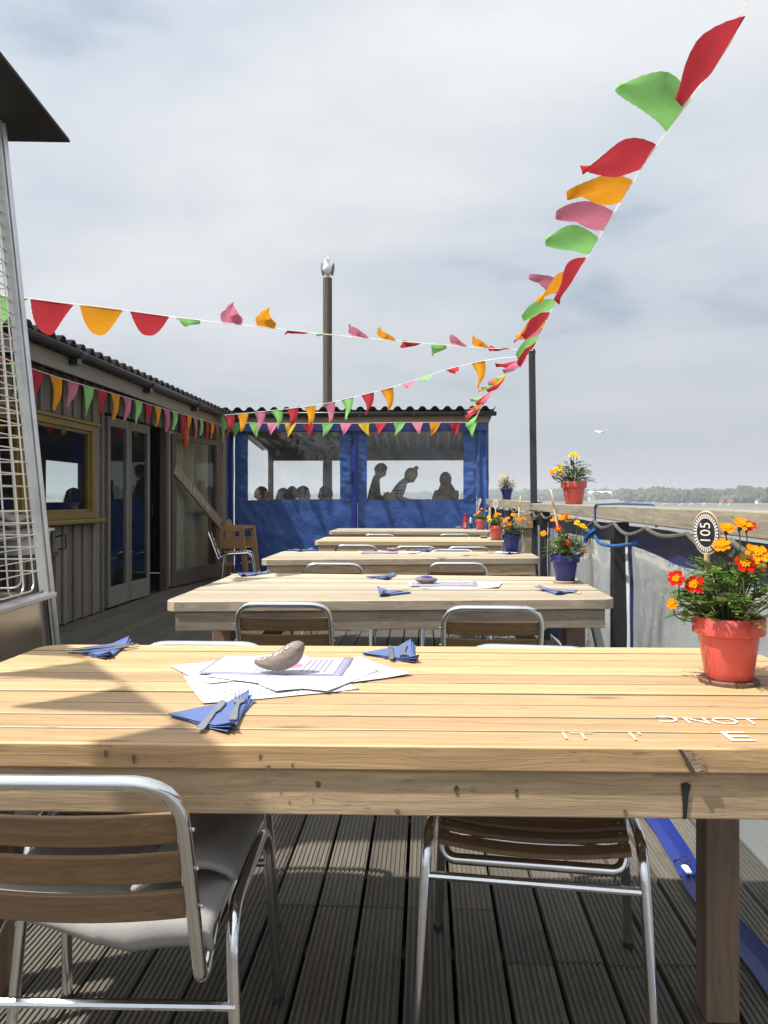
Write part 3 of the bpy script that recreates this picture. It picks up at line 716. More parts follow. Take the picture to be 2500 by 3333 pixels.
# clear curtains hung below the rail
def curtain(y0, y1, curl, lab):
    t = thing('clear_curtain', lab, 'curtain', (1.03, (y0 + y1) / 2, 0), 0, 'clear plastic curtains under the handrail')
    def P(a, b):                # a along, b from top (0) to bottom (1)
        y = y0 + (y1 - y0) * a; wv = .012 * sin(y * 7 + 2 * nz(y, b)) + .016 * nz(y * 2.4, b * 2.) + .006 * nz(y * 7, b * 5)
        if curl:
            cf = max(0, min(1, (4.2 - y) / .9)); cf = cf * cf * (3 - 2 * cf)
            if b < .8: x = 1.035 - .12 * (b / .8) ** 2; z = 1.05 - b * 1.2
            else: q = (b - .8) / .2; x = .915 - .115 * q; z = .09 - .082 * min(1, q * 1.6)
            if b > .8: wv *= .35
            zf_ = 1.05 - b * .98; x = 1.045 + (x - 1.045) * cf; z = zf_ + (z - zf_) * cf
            return Vector((x + wv * (1 - .4 * b) + (.02 * nz(y * 2.2, 7.) if b > .7 else 0), y, max(z + (0 if b < .8 else .006 * abs(nz(y * 6, b))), .006)))
        return Vector((1.045 + wv, y, 1.05 - b * .98))
    n = int((y1 - y0) / .035)
    sp_ = lambda b0, b1: (lambda a, b: P(a, b0 + (b1 - b0) * b))
    MB().grid(sp_(.05, .90), n, 24).build('vinyl', 'rail_vinyl', t, loc=-Vector(t.location))
    MB().grid(lambda a, b: P(a, .0 + (.10 + .012 * sin(a * pi)) * b) + Vector((-.006, 0, 0)), n, 4).build('top_band', 'band_blue_shaded', t, loc=-Vector(t.location))
    MB().grid(sp_(.885, 1.), n, 5).build('bottom_band', 'band_blue', t, loc=-Vector(t.location) + Vector((-.004, 0, .003)))
    MB().grid(lambda a, b: P(1 - a * .045 / (y1 - y0), .05 + .93 * b) + Vector((-.008, 0, 0)), 2, 24).build('zip', 'zip_white', t, loc=-Vector(t.location))
    MB().grid(lambda a, b: P(1 - (.05 + a * .06) / (y1 - y0), .05 + .93 * b) + Vector((-.006, 0, 0)), 2, 24).build('edge_band', 'band_blue_shaded', t, loc=-Vector(t.location))
curtain(1.66, 4.24, True, 'clear plastic curtain beside the nearest table, its blue hem curling onto the deck')
curtain(4.38, 6.93, False, 'clear plastic curtain between the black posts beside the second table')
curtain(7.1, 9.58, False, 'clear plastic curtain beyond the second black post, beside the third table')
curtain(-.4, 1.53, True, 'clear plastic curtain at the bottom right, mostly behind the near table leg')
curtain(9.7, 12.18, False, 'clear plastic curtain nearest the blue shelter, beside the far tables')
# zip puller toggle
tg = thing('curtain_toggle', 'small white plastic toggle on a cord at the curtain hem', 'toggle', atz(2235, 2832, .02))
MB().prism([(-.008, -.03), (.008, -.03), (.011, .02), (0, .03), (-.011, .02)], 0, .006).build('toggle', 'zip_white', tg, bevel=.001)
MB().tube([(.0 + .025 * cos(k * .52), .045 + .02 * sin(k * .52), .01 + .01 * sin(k)) for k in range(13)], .0022, 5).build('cord', 'rubber', tg)
# rope lacing under the rail
pts = []
y = 1.0
while y < 7.6:
    L = R.uniform(.4, .75); dp = R.uniform(.02, .05)
    for k in range(8): q = k / 8; pts.append((.945 - .008 * sin(q * pi), y + L * q, 1.046 + .004 * y - dp * sin(q * pi)))
    y += L
tag(MB().tube(pts, .009, 7).build('lacing_rope', 'rope_grey'), 'dark grey rope sagging in loops under the near handrail', 'rope')
tag(MB().tube([(.965, 7.8 + k * .12, 1.075 + .006 * k * .12 - .03 * abs(sin(k * .5))) for k in range(44)], .01, 6).build('lacing_rope', 'rope_grey'), 'dark rope looped under the far length of handrail', 'rope')
br_ = MB(); y = 4.62
loop = fillet([(.95, y, 1.0), (.948, y, 1.155), (1.02, y - .3, 1.162), (1.108, y - .62, 1.158), (1.11, y - .64, 1.05)], .03)
bt = thing('blue_rope', 'bright blue rope tied over the handrail with a frayed knot', 'rope', (.95, y, 1.0))
BB = lambda m, nme: B(m, nme, 'rope_blue', bt)
BB(MB().tube(loop, .006, 8), 'loop')
kn = MB()
for k in range(7): kn.tube([(.94 + R.uniform(-.02, .01), y + R.uniform(-.03, .03), 1.0 + R.uniform(-.02, .02)) for _ in range(5)], .008, 6)
BB(kn, 'knot')
fr = MB()
for k in range(60):
    e = Vector((R.uniform(-.04, .0), R.uniform(.02, .13), R.uniform(-.07, .02)))
    fr.tube([(.935, y + .02, .995), Vector((.935, y + .02, .995)) + e * .6 + Vector((0, 0, .01)), Vector((.935, y + .02, .995)) + e], .0022, 4)
BB(fr, 'frayed_end')
BB(MB().tube(smooth_path([(.945, y, .99), (.94, y - .12, .955), (.94, y - .3, .945), (.945, y - .55, .955), (.96, y - .9, .99)], 5), .009, 7), 'tail')
# black pole carrying the bunting
pp = Vector((1.03, 7.68, 0)); PT = at(1731, 1136, 7.75)
po = thing('bunting_pole', 'slim black pole on the handrail where the bunting strings meet', 'pole', pp)
MB().bar((0, 0, -.1), PT - pp + Vector((0, 0, .0)), .058, .058).build('pole', 'mast_black', po, smooth=False, bevel=.004)
MB().tube([PT - pp + Vector((-.04, 0, -.02)), PT - pp + Vector((.04, 0, -.02))], .022, 8).build('string_knot', 'line_white', po)

# ================================================================== TABLES
def table(name, x0, x1, y0, y1, z, n, skew, m, am, lab, legin=(0, 0), rnd=.07, brc=True):
    cx, cy = (x0 + x1) / 2, (y0 + y1) / 2; t = thing('dining_table', lab, 'table', (cx, cy, 0), 0, 'long timber tables across the deck')
    hw, hd = (x1 - x0) / 2, (y1 - y0) / 2
    def sk(x, y): q = (y + hd) / (2 * hd); return y + x * (skew[0] * (1 - q) + skew[1] * q)
    m_ = MB(); p = 2 * hd / n; gap = .0055
    for i in range(n):
        a = -hd + i * p + gap / 2 + (R.uniform(0, .0015)); b = a + p - gap; pl = []; pr = []
        K = 7 if i in (0, n - 1) else 2
        for k in range(K + 1):
            yy = a + (b - a) * k / K; e = hd - abs(yy); ins = 0
            if e < rnd: ins = rnd - sqrt(max(0, rnd * rnd - (rnd - e) ** 2))
            pl.append((-hw + ins + (.003 * nz(i * 3.1, yy) if not ins else 0), yy)); pr.append((hw - ins, yy))
        # straight runs are cut in pieces so the boards can be slightly uneven
        dz = R.uniform(-.0012, .0012); NX = 14; cols = []
        top = pr[0], pr[-1]
        poly = [(q[0], sk(*q)) for q in pl[::-1]]
        bott = [(pl[0][0] + (pr[0][0] - pl[0][0]) * k / NX, pl[0][1] + .0012 * nz(k * .9, i * 7.)) for k in range(1, NX)]
        tp = [(pr[-1][0] + (pl[-1][0] - pr[-1][0]) * k / NX, pr[-1][1] + .0012 * nz(k * .9, i * 5.)) for k in range(1, NX)]
        poly = poly + [(q[0], sk(*q)) for q in bott] + [(q[0], sk(*q)) for q in pr] + [(q[0], sk(*q)) for q in tp]
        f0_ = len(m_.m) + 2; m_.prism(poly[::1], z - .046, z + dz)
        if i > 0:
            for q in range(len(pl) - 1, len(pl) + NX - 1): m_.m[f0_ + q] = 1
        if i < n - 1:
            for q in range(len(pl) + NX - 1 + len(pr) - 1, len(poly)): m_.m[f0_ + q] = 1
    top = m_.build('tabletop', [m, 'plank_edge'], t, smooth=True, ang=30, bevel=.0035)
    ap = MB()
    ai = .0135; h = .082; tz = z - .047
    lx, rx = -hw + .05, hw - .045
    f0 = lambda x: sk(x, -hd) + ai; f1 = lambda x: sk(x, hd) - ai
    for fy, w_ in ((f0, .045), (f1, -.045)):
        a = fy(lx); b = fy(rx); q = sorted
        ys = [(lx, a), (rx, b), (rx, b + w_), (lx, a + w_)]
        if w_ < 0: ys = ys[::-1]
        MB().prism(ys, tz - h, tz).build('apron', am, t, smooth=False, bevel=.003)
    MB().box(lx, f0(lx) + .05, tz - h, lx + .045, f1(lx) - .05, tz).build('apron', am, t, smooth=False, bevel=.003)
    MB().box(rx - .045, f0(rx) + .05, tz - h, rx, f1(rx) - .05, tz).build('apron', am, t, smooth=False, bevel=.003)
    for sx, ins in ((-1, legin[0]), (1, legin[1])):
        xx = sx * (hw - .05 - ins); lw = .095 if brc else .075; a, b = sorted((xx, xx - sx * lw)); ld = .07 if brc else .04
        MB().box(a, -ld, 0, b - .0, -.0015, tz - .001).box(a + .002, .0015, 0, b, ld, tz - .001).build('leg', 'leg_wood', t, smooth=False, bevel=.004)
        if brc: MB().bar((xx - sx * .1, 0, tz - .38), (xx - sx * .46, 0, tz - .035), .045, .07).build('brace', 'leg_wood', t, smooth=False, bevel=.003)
    return t
T1 = table('', -1.13, .935, 1.425, 2.395, .75, 10, (.022, .022), 'table_warm', 'apron_wood', 'nearest long table with warm honey coloured planks and chalk letters', (.0, .178), .07, False)
T2 = table('', -1.115, .83, 3.50, 4.68, .75, 9, (.10, -.08), 'table_pale', 'apron_grey', 'second long table from the camera, pale bleached planks, four cutlery settings', (0, 0))
T3 = table('', -1.2, .86, 5.98, 6.86, .75, 8, (.13, .0), 'table_pale', 'apron_wood', 'third long table from the camera, with a dark knot on its front edge')
T4 = table('', -1.17, .84, 8.50, 9.5, .75, 8, (.0, .0), 'table_yellow', 'apron_wood', 'fourth long table, yellower planks, painted stone at its right end')
T5 = table('', -1.33, .90, 11.15, 12.3, .752, 9, (.0, -.02), 'table_pale', 'apron_wood', 'farthest long table, with a red sauce bottle, right by the blue shelter')
# details on the near table: wane patch, black pen mark, chalk letters
def onface(mb, nme, m, par): return B(mb, nme, m, par, smooth=False)
fy = 1.425 - .0
kx = .30
def frontY(x): return 1.425 + (x + .0975) * .022
pch = MB(); c = [(.0, .042), (.018, .0425), (.030, .036), (.042, .024), (.048, .010), (.046, .003), (.038, .007), (.026, .002), (.02, .012), (.01, .03)]
x0 = .44
pch.add([(x0 + a * 1.0, frontY(x0 + a) - .0016, .705 + b * .98) for a, b in c], [tuple(range(len(c)))])
pch.add([(x0 - .003, frontY(x0) - .002, .748), (x0 + .004, frontY(x0) - .002, .748), (x0 + .03, frontY(x0) - .002, .705), (x0 + .022, frontY(x0) - .002, .705)], [(0, 3, 2, 1)], 1)
B(pch, 'bark_patch', ['bark', 'dark_timber'], T1, smooth=False)
pm = MB(); q = [(.003, .0), (.010, .001), (.011, .02), (.013, .04), (.017, .06), (.010, .066), (.0, .063), (.002, .04), (.003, .02)]
pm.add([(x0 + .006 + a, frontY(x0) + .0108, .622 + b) for a, b in q], [tuple(range(len(q)))])
B(pm, 'pen_mark', 'board_black', T1, smooth=False)
for (x_, z_, w_, h_, off) in [(-.565, .731, .003, .007, -.0012), (-.515, .722, .0032, .009, -.0012), (-.29, .727, .003, .006, -.0012), (-.275, .709, .003, .005, -.0012), (-.233, .712, .0022, .006, -.0012), (.63, .737, .0025, .01, -.0012),
        (.055, .668, .004, .009, .0123), (.16, .664, .003, .008, .0123), (-.19, .676, .0045, .006, .0123), (.70, .662, .004, .006, .0123), (-.05, .63, .0045, .004, .0123), (.35, .632, .003, .006, .0123)]:
    kb = MB(); kb.add([(x_ + w_ * (1 + .3 * sin(3 * a)) * cos(a), frontY(x_) + off, z_ + h_ * sin(a)) for a in [2 * pi * k / 14 for k in range(14)]], [tuple(range(14))])
    B(kb, 'knot', 'bark_dark', T1, smooth=False)
def chalk(s_, x, y, size, sx=1., mir=False, m='chalk'):
    cc = T1.location; M = Matrix.Translation((x - cc.x, y - cc.y, .7515)) @ Matrix.Diagonal((-sx if mir else sx, 1, 1, 1))
    text_mesh(s_, size, 'chalk_writing', m, T1, M, .0001)
p = atz(2352, 2350, .75); chalk('NOT', p.x, p.y + .002, .064, 1.06)
p = atz(2175, 2345, .75); chalk('C', p.x, p.y + .004, .06, 1.1, True)
p = atz(2395, 2398, .75); chalk('E', p.x, p.y - .004, .085, 1.4)
p = atz(2072, 2398, .75); chalk("I'", p.x, p.y - .004, .07, 1.1, m='chalk_faint')
p = atz(1880, 2396, .75); chalk('IT', p.x, p.y - .004, .062, 1.25, m='chalk_faint')

# ================================================================== CHAIRS
def chair_proto(label):
    t = thing('cafe_chair', label, 'chair', (0, 0, 0), 0, 'aluminium cafe chairs with timber slats')
    r = .0125; hw = .1975
    loop = [(-hw, -.215, .345), (-hw, -.36, .743), (hw, -.36, .743), (hw, -.215, .345), (hw, -.13, .412), (hw, .2, .425), (hw, .225, .375), (-hw, .225, .375), (-hw, .2, .425), (-hw, -.13, .412)]
    rr = [.035, .085, .085, .035, .05, .03, .06, .06, .03, .05]
    P = fillet(loop, rr, 8, True)
    P = [Vector((p.x, p.y + (.018 * (1 - (p.x / hw) ** 2) if p.y > .2 else 0) - (.012 * (1 - (p.x / hw) ** 2) if p.z > .73 else 0), p.z - (.006 * (1 - (p.x / hw) ** 2) if p.y > .2 else 0))) for p in P]
    q = []
    for i, p in enumerate(P):
        n_ = P[(i + 1) % len(P)]; q.append(p)
        if (n_ - p).length > .15:
            for k in range(1, 6): q.append(p.lerp(n_, k / 6))
    q = [Vector((p.x, p.y + (.018 * (1 - (p.x / hw) ** 2) if p.y > .21 and abs(p.x) < .14 and 0 else 0), p.z)) for p in q]
    MB().tube(q, r, 12, True).build('seat_and_back_frame', 'chrome', t)
    for sx in (-1, 1):
        L = fillet([(sx * .252, .30, .0), (sx * .232, .245, .438), (sx * .232, -.13, .425), (sx * .252, -.17, .0)], [0, .075, .075, 0], 8)
        MB().tube(L, .0125, 12).build('leg_frame', 'chrome', t)
        for e in (L[0], L[-1]): MB().lathe([(.013, 0.), (.0142, .001), (.0142, .014), (.013, .015)], 12, (e.x, e.y, 0)).build('rubber_foot', 'rubber', t)
    fl = lambda z, a, b: a + (b - a) * z
    MB().tube([(-.238, .256, .344), (.238, .256, .344)], .0095, 10).build('stretcher', 'chrome', t)
    MB().tube([(-.244, -.149, .265), (.244, -.149, .265)], .0095, 10).build('stretcher', 'chrome', t)
    for k in range(9):
        y = -.125 + .0447 * k; m = MB()
        def f(a, b, z0=0): pass
        NX = 12; vs = []
        for i in range(NX + 1):
            x = -hw - .012 + (2 * hw + .024) * i / NX; dz = -.016 * (1 - (x / hw) ** 2); zc = .434 - (.004, 0, 0, 0, 0, 0, .002, .008, .02)[k]
            fz = .003 if k == 8 else 0; vs += [(x, y - .0185, zc + dz + fz), (x, y + .0185, zc + dz - fz), (x, y + .0185, zc + dz + .012 - fz), (x, y - .0185, zc + dz + .012 + fz)]
        fs = [(0, 1, 2, 3)[::-1], tuple(NX * 4 + c_ for c_ in range(4))] + [(i * 4 + c_, i * 4 + (c_ + 1) % 4, i * 4 + 4 + (c_ + 1) % 4, i * 4 + 4 + c_) for i in range(NX) for c_ in range(4)]
        m.add(vs, fs); m.build('seat_slat', 'slat_wood', t, bevel=.003, ang=40)
    for zc in (.656, .582, .508):
        NX = 12; vs = []; yb = -.215 - .145 * (zc - .345) / .398
        for i in range(NX + 1):
            x = -hw + .004 + (2 * hw - .008) * i / NX; dy = -.026 * (1 - (x / hw) ** 2) + .012
            ln = .013
            vs += [(x, yb + dy + ln - .006, zc - .029), (x, yb + dy + ln + .007, zc - .029), (x, yb + dy - ln + .007, zc + .029), (x, yb + dy - ln - .006, zc + .029)]
        fs = [(0, 1, 2, 3)[::-1], tuple(NX * 4 + c_ for c_ in range(4))] + [(i * 4 + c_, i * 4 + (c_ + 1) % 4, i * 4 + 4 + (c_ + 1) % 4, i * 4 + 4 + c_) for i in range(NX) for c_ in range(4)]
        MB().add(vs, fs).build('back_slat', 'slat_wood', t, bevel=.003, ang=40)
    for sx in (-1, 1):
        for k in range(9):
            y = -.125 + .0447 * k; z = .4465 - (.004, 0, 0, 0, 0, 0, .002, .008, .02)[k]
            MB().lathe([(.0035, 0), (.0035, .001), (0, .0018)], 8, (sx * .192, y, z)).build('rivet', 'alu', t)
        for zc in (.656, .582, .508):
            yb = -.215 - .145 * (zc - .345) / .398
            MB().ball((sx * .2125, yb, zc), .0035, 8, 5).build('rivet', 'alu', t)
    return t
ch = chair_proto('closest cafe chair with its back to us and a grey fleece on the seat')
ch.location = (-.59, 1.60, 0); ch.rotation_euler = (0, 0, radians(1.5))
def backtop(u0, u1, v):           # chair with its back to us whose top tube spans u0..u1 at v
    d = (H_ - .755) * F_ / (v - HV_); p = at((u0 + u1) / 2, v, d); return p.x, p.y + .36
CH = [((-.665, 2.058), 180, 'cafe chair on the far side of the nearest table, at its left end'),
      ((.265, 2.045), 173, 'cafe chair facing us from under the right half of the nearest table')]
for loc, a, l in CH: dup(ch, (*loc, 0), radians(a), l)
for (u0, u1, v, a, l) in [(750, 1083, 1958, 1, 'left of the two cafe chairs at the near side of the second table'), (1438, 1780, 1970, -1, 'right of the two cafe chairs at the near side of the second table'),
        (984, 1183, 1831, 0, 'left of the two cafe chairs at the near side of the third table'), (1384, 1594, 1829, 0, 'right of the two cafe chairs at the near side of the third table'),
        (1083, 1234, 1772, 0, 'leftmost of the three cafe chairs in front of the fourth table'), (1279, 1424, 1776, 0, 'middle of the three cafe chairs in front of the fourth table'), (1449, 1599, 1778, 0, 'rightmost of the three cafe chairs in front of the fourth table'),
        (1181, 1288, 1738, 0, 'left of the two cafe chairs in front of the farthest table'), (1424, 1535, 1737, 0, 'right of the two cafe chairs in front of the farthest table')]:
    x, y = backtop(u0, u1, v); dup(ch, (x, y, 0), radians(a), l)
d_ = (H_ - .755) * F_ / (1787 - HV_); p = at(1472, 1787, d_); dup(ch, (p.x, max(p.y - .36, 6.60), 0), pi, 'cafe chair on the far side of the third table, right of the menus')
dup(ch, (-2.72, 11.5, 0), radians(-80), 'lone cafe chair standing sideways in front of the wooden high chair')
# fleece on the nearest chair
def fl_(a, b):
    x = (a - .5) * .44; y = -.235 + .43 * b
    z = .462 - .014 * (1 - min(1, abs(x / .2)) ** 2) + .006 * nz(x * 8, y * 8)
    if abs(x) > .2: z -= (abs(x) - .2) * .5
    kk = max(0, min(1, (x + .17) / .25))
    if b < .16: z -= (.16 - b) * .30 * (.25 + .75 * kk); y = -.222 - .012 * sin(b / .16 * pi)
    z += .012 * sin(x * 9 + y * 25) * (1 if x > .02 else .25) * .6
    return Vector((x + .012 * nz(y * 9, 4), y + .055 * (1 - kk) * (1 - b), z))
f1 = MB().grid(fl_, 36, 34)
def fl2(a, b):
    x = .06 + a * .17; y = -.13 + .35 * b + .25 * (a - .5) * .3
    z = .478 + .03 * sin(a * pi) + .006 * nz(x * 20, y * 12)
    if x > .22: z -= (x - .22) * .9
    return Vector((x, y, z))
f1.grid(fl2, 16, 24)
fo = f1.build('fleece_blanket', 'fleece', thick=.012, ang=80); fo.location = ch.location; fo.rotation_euler = ch.rotation_euler
tag(fo, 'folded pale grey fleece blanket laid over the seat of the closest chair', 'blanket')

# wooden high chair
hp = Vector((-2.93, 12.55, 0))
hc = thing('high_chair', 'light wooden child high chair in the corner by the blue canvas', 'high chair', hp, radians(76))
for sx in (-1, 1):
    m = MB(); X = sx * .2
    def pl(pts_, t_=.018): 
        for (a, b, w_) in pts_: m.bar((X, a[0], a[1]), (X, b[0], b[1]), .022 if a[1] < .3 else .0215, w_, (0, 1, 0) if a[1] < .3 else (0, 0, 1))
    pl([((-.26, .0), (-.165, .78), .085), ((.26, .0), (.165, .78), .085), ((-.17, .745), (.17, .745), .085), ((-.2, .52), (.2, .52), .17)])
    m.build('side_frame', 'light_wood', hc, smooth=False, bevel=.006)
MB().box(-.19, -.17, .44, .19, .15, .46).build('seat', 'light_wood', hc, bevel=.005)
MB().prism([(-.12, .48), (.12, .48), (.11, .78), (.07, .86), (0, .885), (-.07, .86), (-.11, .78)], .13, .15, Matrix(((1, 0, 0, 0), (0, 0, 1, 0), (0, 1, 0, 0), (0, 0, 0, 1)))).build('backrest', 'light_wood', hc, bevel=.004)
MB().box(-.19, -.19, .745, .19, -.1, .765).build('tray_bar', 'light_wood', hc, bevel=.004)
MB().box(-.19, -.2, .2, .19, -.15, .23).build('foot_rest', 'light_wood', hc, bevel=.004)
MB().box(-.19, .17, .15, .19, .2, .2).build('back_rail', 'light_wood', hc, bevel=.004)

# ================================================================== PATIO HEATER
hx, hy = -1.525, 2.53
ht = thing('patio_heater', 'pyramid patio heater with wire guard, steel base and black hood at left', 'heater', (hx, hy, 0), radians(5))
ZB, ZT = .845, 2.42
def hwid(z): return .298 - (z) * .075
def corner(sx, sy, z, o_=0.): q = hwid(z) + o_; return Vector((sx * q, sy * q, z))
bb = MB()
for k in range(4):
    a = [(-1, -1), (1, -1), (1, 1), (-1, 1)][k]; b = [(1, -1), (1, 1), (-1, 1), (-1, -1)][k]
    def pf(s_, t_):
        z = .04 + (ZB - .04) * t_; p = corner(*a, z, -.012).lerp(corner(*b, z, -.012), s_)
        nrm = Vector(((a[0] + b[0]) / 2, (a[1] + b[1]) / 2, 0)); return p + nrm * (.012 * sin(s_ * pi) * sin(t_ * pi) + .002 * nz(s_ * 3, t_ * 4, k))
    MB().grid(pf, 12, 14).build('base_panel', 'steel_panel', ht)
    rim = MB().bar(corner(*a, ZB + .006, 0), corner(*b, ZB + .006, 0), .05, .018); rim.build('rim', 'alu', ht, smooth=False, bevel=.003)
    g_ = MB(); nr = 34
    for i in range(nr):
        z = ZB + .09 + (ZT - ZB - .2) * i / (nr - 1)
        g_.tube([corner(*a, z, -.02), corner(*b, z, -.02)], .0022, 5)
    for (s0, s1) in ((.16, .84), (.36, .64)):
        za, zb_ = ZB + .03, ZT - .08
        A = [corner(*a, z, -.017).lerp(corner(*b, z, -.017), s_) for s_, z in ((s0, zb_), (s0, za), (s1, za), (s1, zb_))]
        g_.tube(fillet(A, .04, 5), .003, 6)
    g_.build('wire_guard', 'wire', ht)
for a in ((-1, -1), (1, -1), (1, 1), (-1, 1)):
    m = MB(); m.tube([corner(*a, .0, .004), corner(*a, ZT + .02, .004)], .013, 10); m.build('corner_post', 'alu', ht)
    m = MB(); q = Vector((-a[0] * .022, 0, 0)); r_ = Vector((0, -a[1] * .022, 0))
    m.bar(corner(*a, ZB, -.002) + q, corner(*a, ZT, -.002) + q, .016, .012); m.bar(corner(*a, ZB, -.002) + r_, corner(*a, ZT, -.002) + r_, .016, .012)
    m.build('guard_channel', 'alu', ht, smooth=False)
MB().lathe([(.05, ZB + .02), (.05, ZT - .02)], 24).build('glass_tube', 'window_glass', ht)
MB().box(-.22, -.22, ZB + .01, .22, .22, ZB + .02).build('burner_deck', 'steel_panel', ht, smooth=False)
MB().box(-.12, -.12, ZT - .02, .12, .12, ZT + .03).build('top_plate', 'alu', ht, smooth=False)
hd = MB(); q = .288; hz = ZT + .045
hd.add([(-q, -q, hz), (q, -q, hz), (q, q, hz), (-q, q, hz), (-.05, -.05, hz + .13), (.05, -.05, hz + .13), (.05, .05, hz + .13), (-.05, .05, hz + .13)], [(0, 3, 2, 1), (0, 1, 5, 4), (1, 2, 6, 5), (2, 3, 7, 6), (3, 0, 4, 7), (4, 5, 6, 7)])
hd.box(-q, -q, hz - .012, q, q, hz - .002).build('hood', 'black_metal', ht, smooth=False, bevel=.006)

# ================================================================== POTTED MARIGOLDS
def flower(par, c, nrm, r, pet, red=False):
    nrm = Vector(nrm).normalized(); x = nrm.orthogonal().normalized(); y = nrm.cross(x); m = MB(); npet = 7
    for k in range(npet):
        a = 2 * pi * k / npet + R.uniform(-.12, .12); L = r * R.uniform(.85, 1.1); d = x * cos(a) + y * sin(a); s_ = nrm.cross(d); wd = r * .33; lift = R.uniform(-.15, .25)
        vs = []
        for i in range(5):
            t_ = i / 4; ww = wd * (.35 + .65 * sin(min(1, t_ * 1.25) * pi / 2)) * (1 if t_ < .95 else .75)
            for j in (-1, 0, 1): vs.append(c + d * (L * (.12 + .88 * t_) * (1 - .06 * abs(j) * (t_ > .9))) + s_ * ww * j + nrm * (lift * L * t_ ** 2 + .10 * r * abs(j) + r * .05 * R.uniform(-1, 1)))
        m.add(vs, [(i * 3 + j, i * 3 + j + 1, i * 3 + 4 + j, i * 3 + 3 + j) for i in range(4) for j in (0, 1)])
    f = m.build('flower', pet, par, ang=90)
    e = MB(); 
    for k in range(16): 
        a = k * 2.4; q = r * .42 * sqrt(k / 16); e.ball(c + x * q * cos(a) + y * q * sin(a) + nrm * (r * .16 - q * .15), r * .12, 6, 4)
    e.build('flower_eye', 'flower_eye', f)
    MB().tube([c - nrm * .002, c - nrm * r * .5, c - nrm * r * 1.1], [r * .28, r * .3, r * .1], 8).build('calyx', 'stem_green', f)
def leaf(m, p, d, L, mi=0):
    d = Vector(d).normalized(); s_ = d.cross(Vector((0, 0, 1)))
    if s_.length < .1: s_ = Vector((1, 0, 0))
    s_.normalize(); up = s_.cross(d)
    for k in range(4):
        q = p + d * L * (.25 + .2 * k) - Vector((0, 0, L * .25 * (k / 4) ** 2))
        for sg in (-1, 1):
            dd = (d * .55 + s_ * sg + up * R.uniform(-.25, .25)).normalized(); l = L * (.34 - .04 * k); w_ = dd.cross(up).normalized() * l * .34
            m.add([q, q + dd * l * .5 + w_, q + dd * l, q + dd * l * .5 - w_], [(0, 1, 2, 3)], mi)
    q = p + d * L * .95 - Vector((0, 0, L * .2)); w_ = s_ * L * .07
    m.add([q, q + d * L * .2 + w_, q + d * L * .42, q + d * L * .2 - w_], [(0, 1, 2, 3)], mi)
    m.tube([p, p + d * L * .6 - Vector((0, 0, L * .06)), q], [.0011, .0009, .0006], 4, mi=mi, caps=False)
def pot(loc, col, w_, label, flowers, spread=.11, hgt=.15, purple=.25, nl=70, saucer=True, lab2=None, smat='coaster_wood', side=0.):
    loc = Vector(loc); s = w_ / .16; z0 = .012 * s if saucer else 0
    t = thing('potted_marigold', label, 'potted plant', loc + Vector((0, 0, z0)), R.uniform(0, .3), 'glazed pots of marigolds')
    pm = [(.0, .0), (.05, .0), (.053, .004), (.067, .098), (.0715, .1), (.0785, .103), (.080, .108), (.0805, .138), (.078, .142), (.0735, .1425), (.071, .138), (.069, .122), (0, .122)]
    MB().lathe([(a * s, b * s) for a, b in pm], 40).build('pot', col, t, ang=50)
    sb = MB(); sb.ball((0, 0, .12 * s), (.068 * s, .068 * s, .012 * s), 18, 8, f=lambda d: 1 + .08 * nz(d.x * 6, d.y * 6)); sb.build('soil', 'soil', t)
    lm = MB(); sm = MB(); rz = t.rotation_euler.z; Mi = Matrix.Rotation(-rz, 3, 'Z')
    # flower stems
    for (dx, dy, dz, colr, fr) in flowers:
        c = Mi @ Vector((dx, dy, dz)) * 1.0; b = Vector((c.x * .2, c.y * .2, .12 * s)); mid = b.lerp(c, .55) + Vector((c.x * .25, c.y * .25, -.01)); nrm = Vector((c.x * 3 , c.y * 3, .12)) + Mi @ Vector((-.05, -.42, .2))
        if dz > .26 * s: nrm += Vector((0, 0, .2))
        nrm.normalize(); sm.tube(smooth_path([b, mid, c - nrm * fr * .9], 4), .0016 * s, 5)
        flower(t, c, nrm, fr, colr)
        for _ in range(4): leaf(lm, b.lerp(mid, R.uniform(.4, 1)), (R.uniform(-1, 1), R.uniform(-1, 1), R.uniform(.0, .7)), R.uniform(.03, .045) * s, 1 if R.random() < purple else 0)
    for k in range(nl):
        a = R.uniform(0, 2 * pi); q = R.random() ** .7; h = .125 + hgt * (1 - q * q * .55) * R.random() ** .6; p = Vector((side + cos(a) * q * spread * .8, sin(a) * q * spread * .8, h)) * s
        if k % 2 == 0: sm.tube([(p.x * .2, p.y * .2, .12 * s), (p.x * .6, p.y * .6, (.12 * s + p.z) / 2), p], .0013 * s, 4, caps=False)
        leaf(lm, p, (cos(a) * (.3 + q), sin(a) * (.3 + q), R.uniform(-.3, .8)), R.uniform(.032, .055) * s, 1 if R.random() < purple else 0)
    lm.build('foliage', ['leaf_green', 'leaf_purple'], t, smooth=False); sm.build('stems', 'stem_green', t)
    if saucer:
        r_ = .066 * s
        o = MB().lathe([(0, 0), (r_ * .97, 0), (r_, .002), (r_, .0095 * s), (r_ * .97, .0115 * s), (0, .0115 * s)], 36).build('wooden_coaster', smat, loc=loc)
        tag(o, lab2, 'coaster', 'round timber coasters under the pots')
    return t
O, Yl, Rd = 'petal_orange', 'petal_yellow', 'petal_red'
P1 = atz(2372, 2222, .75) ; P1.z = .75
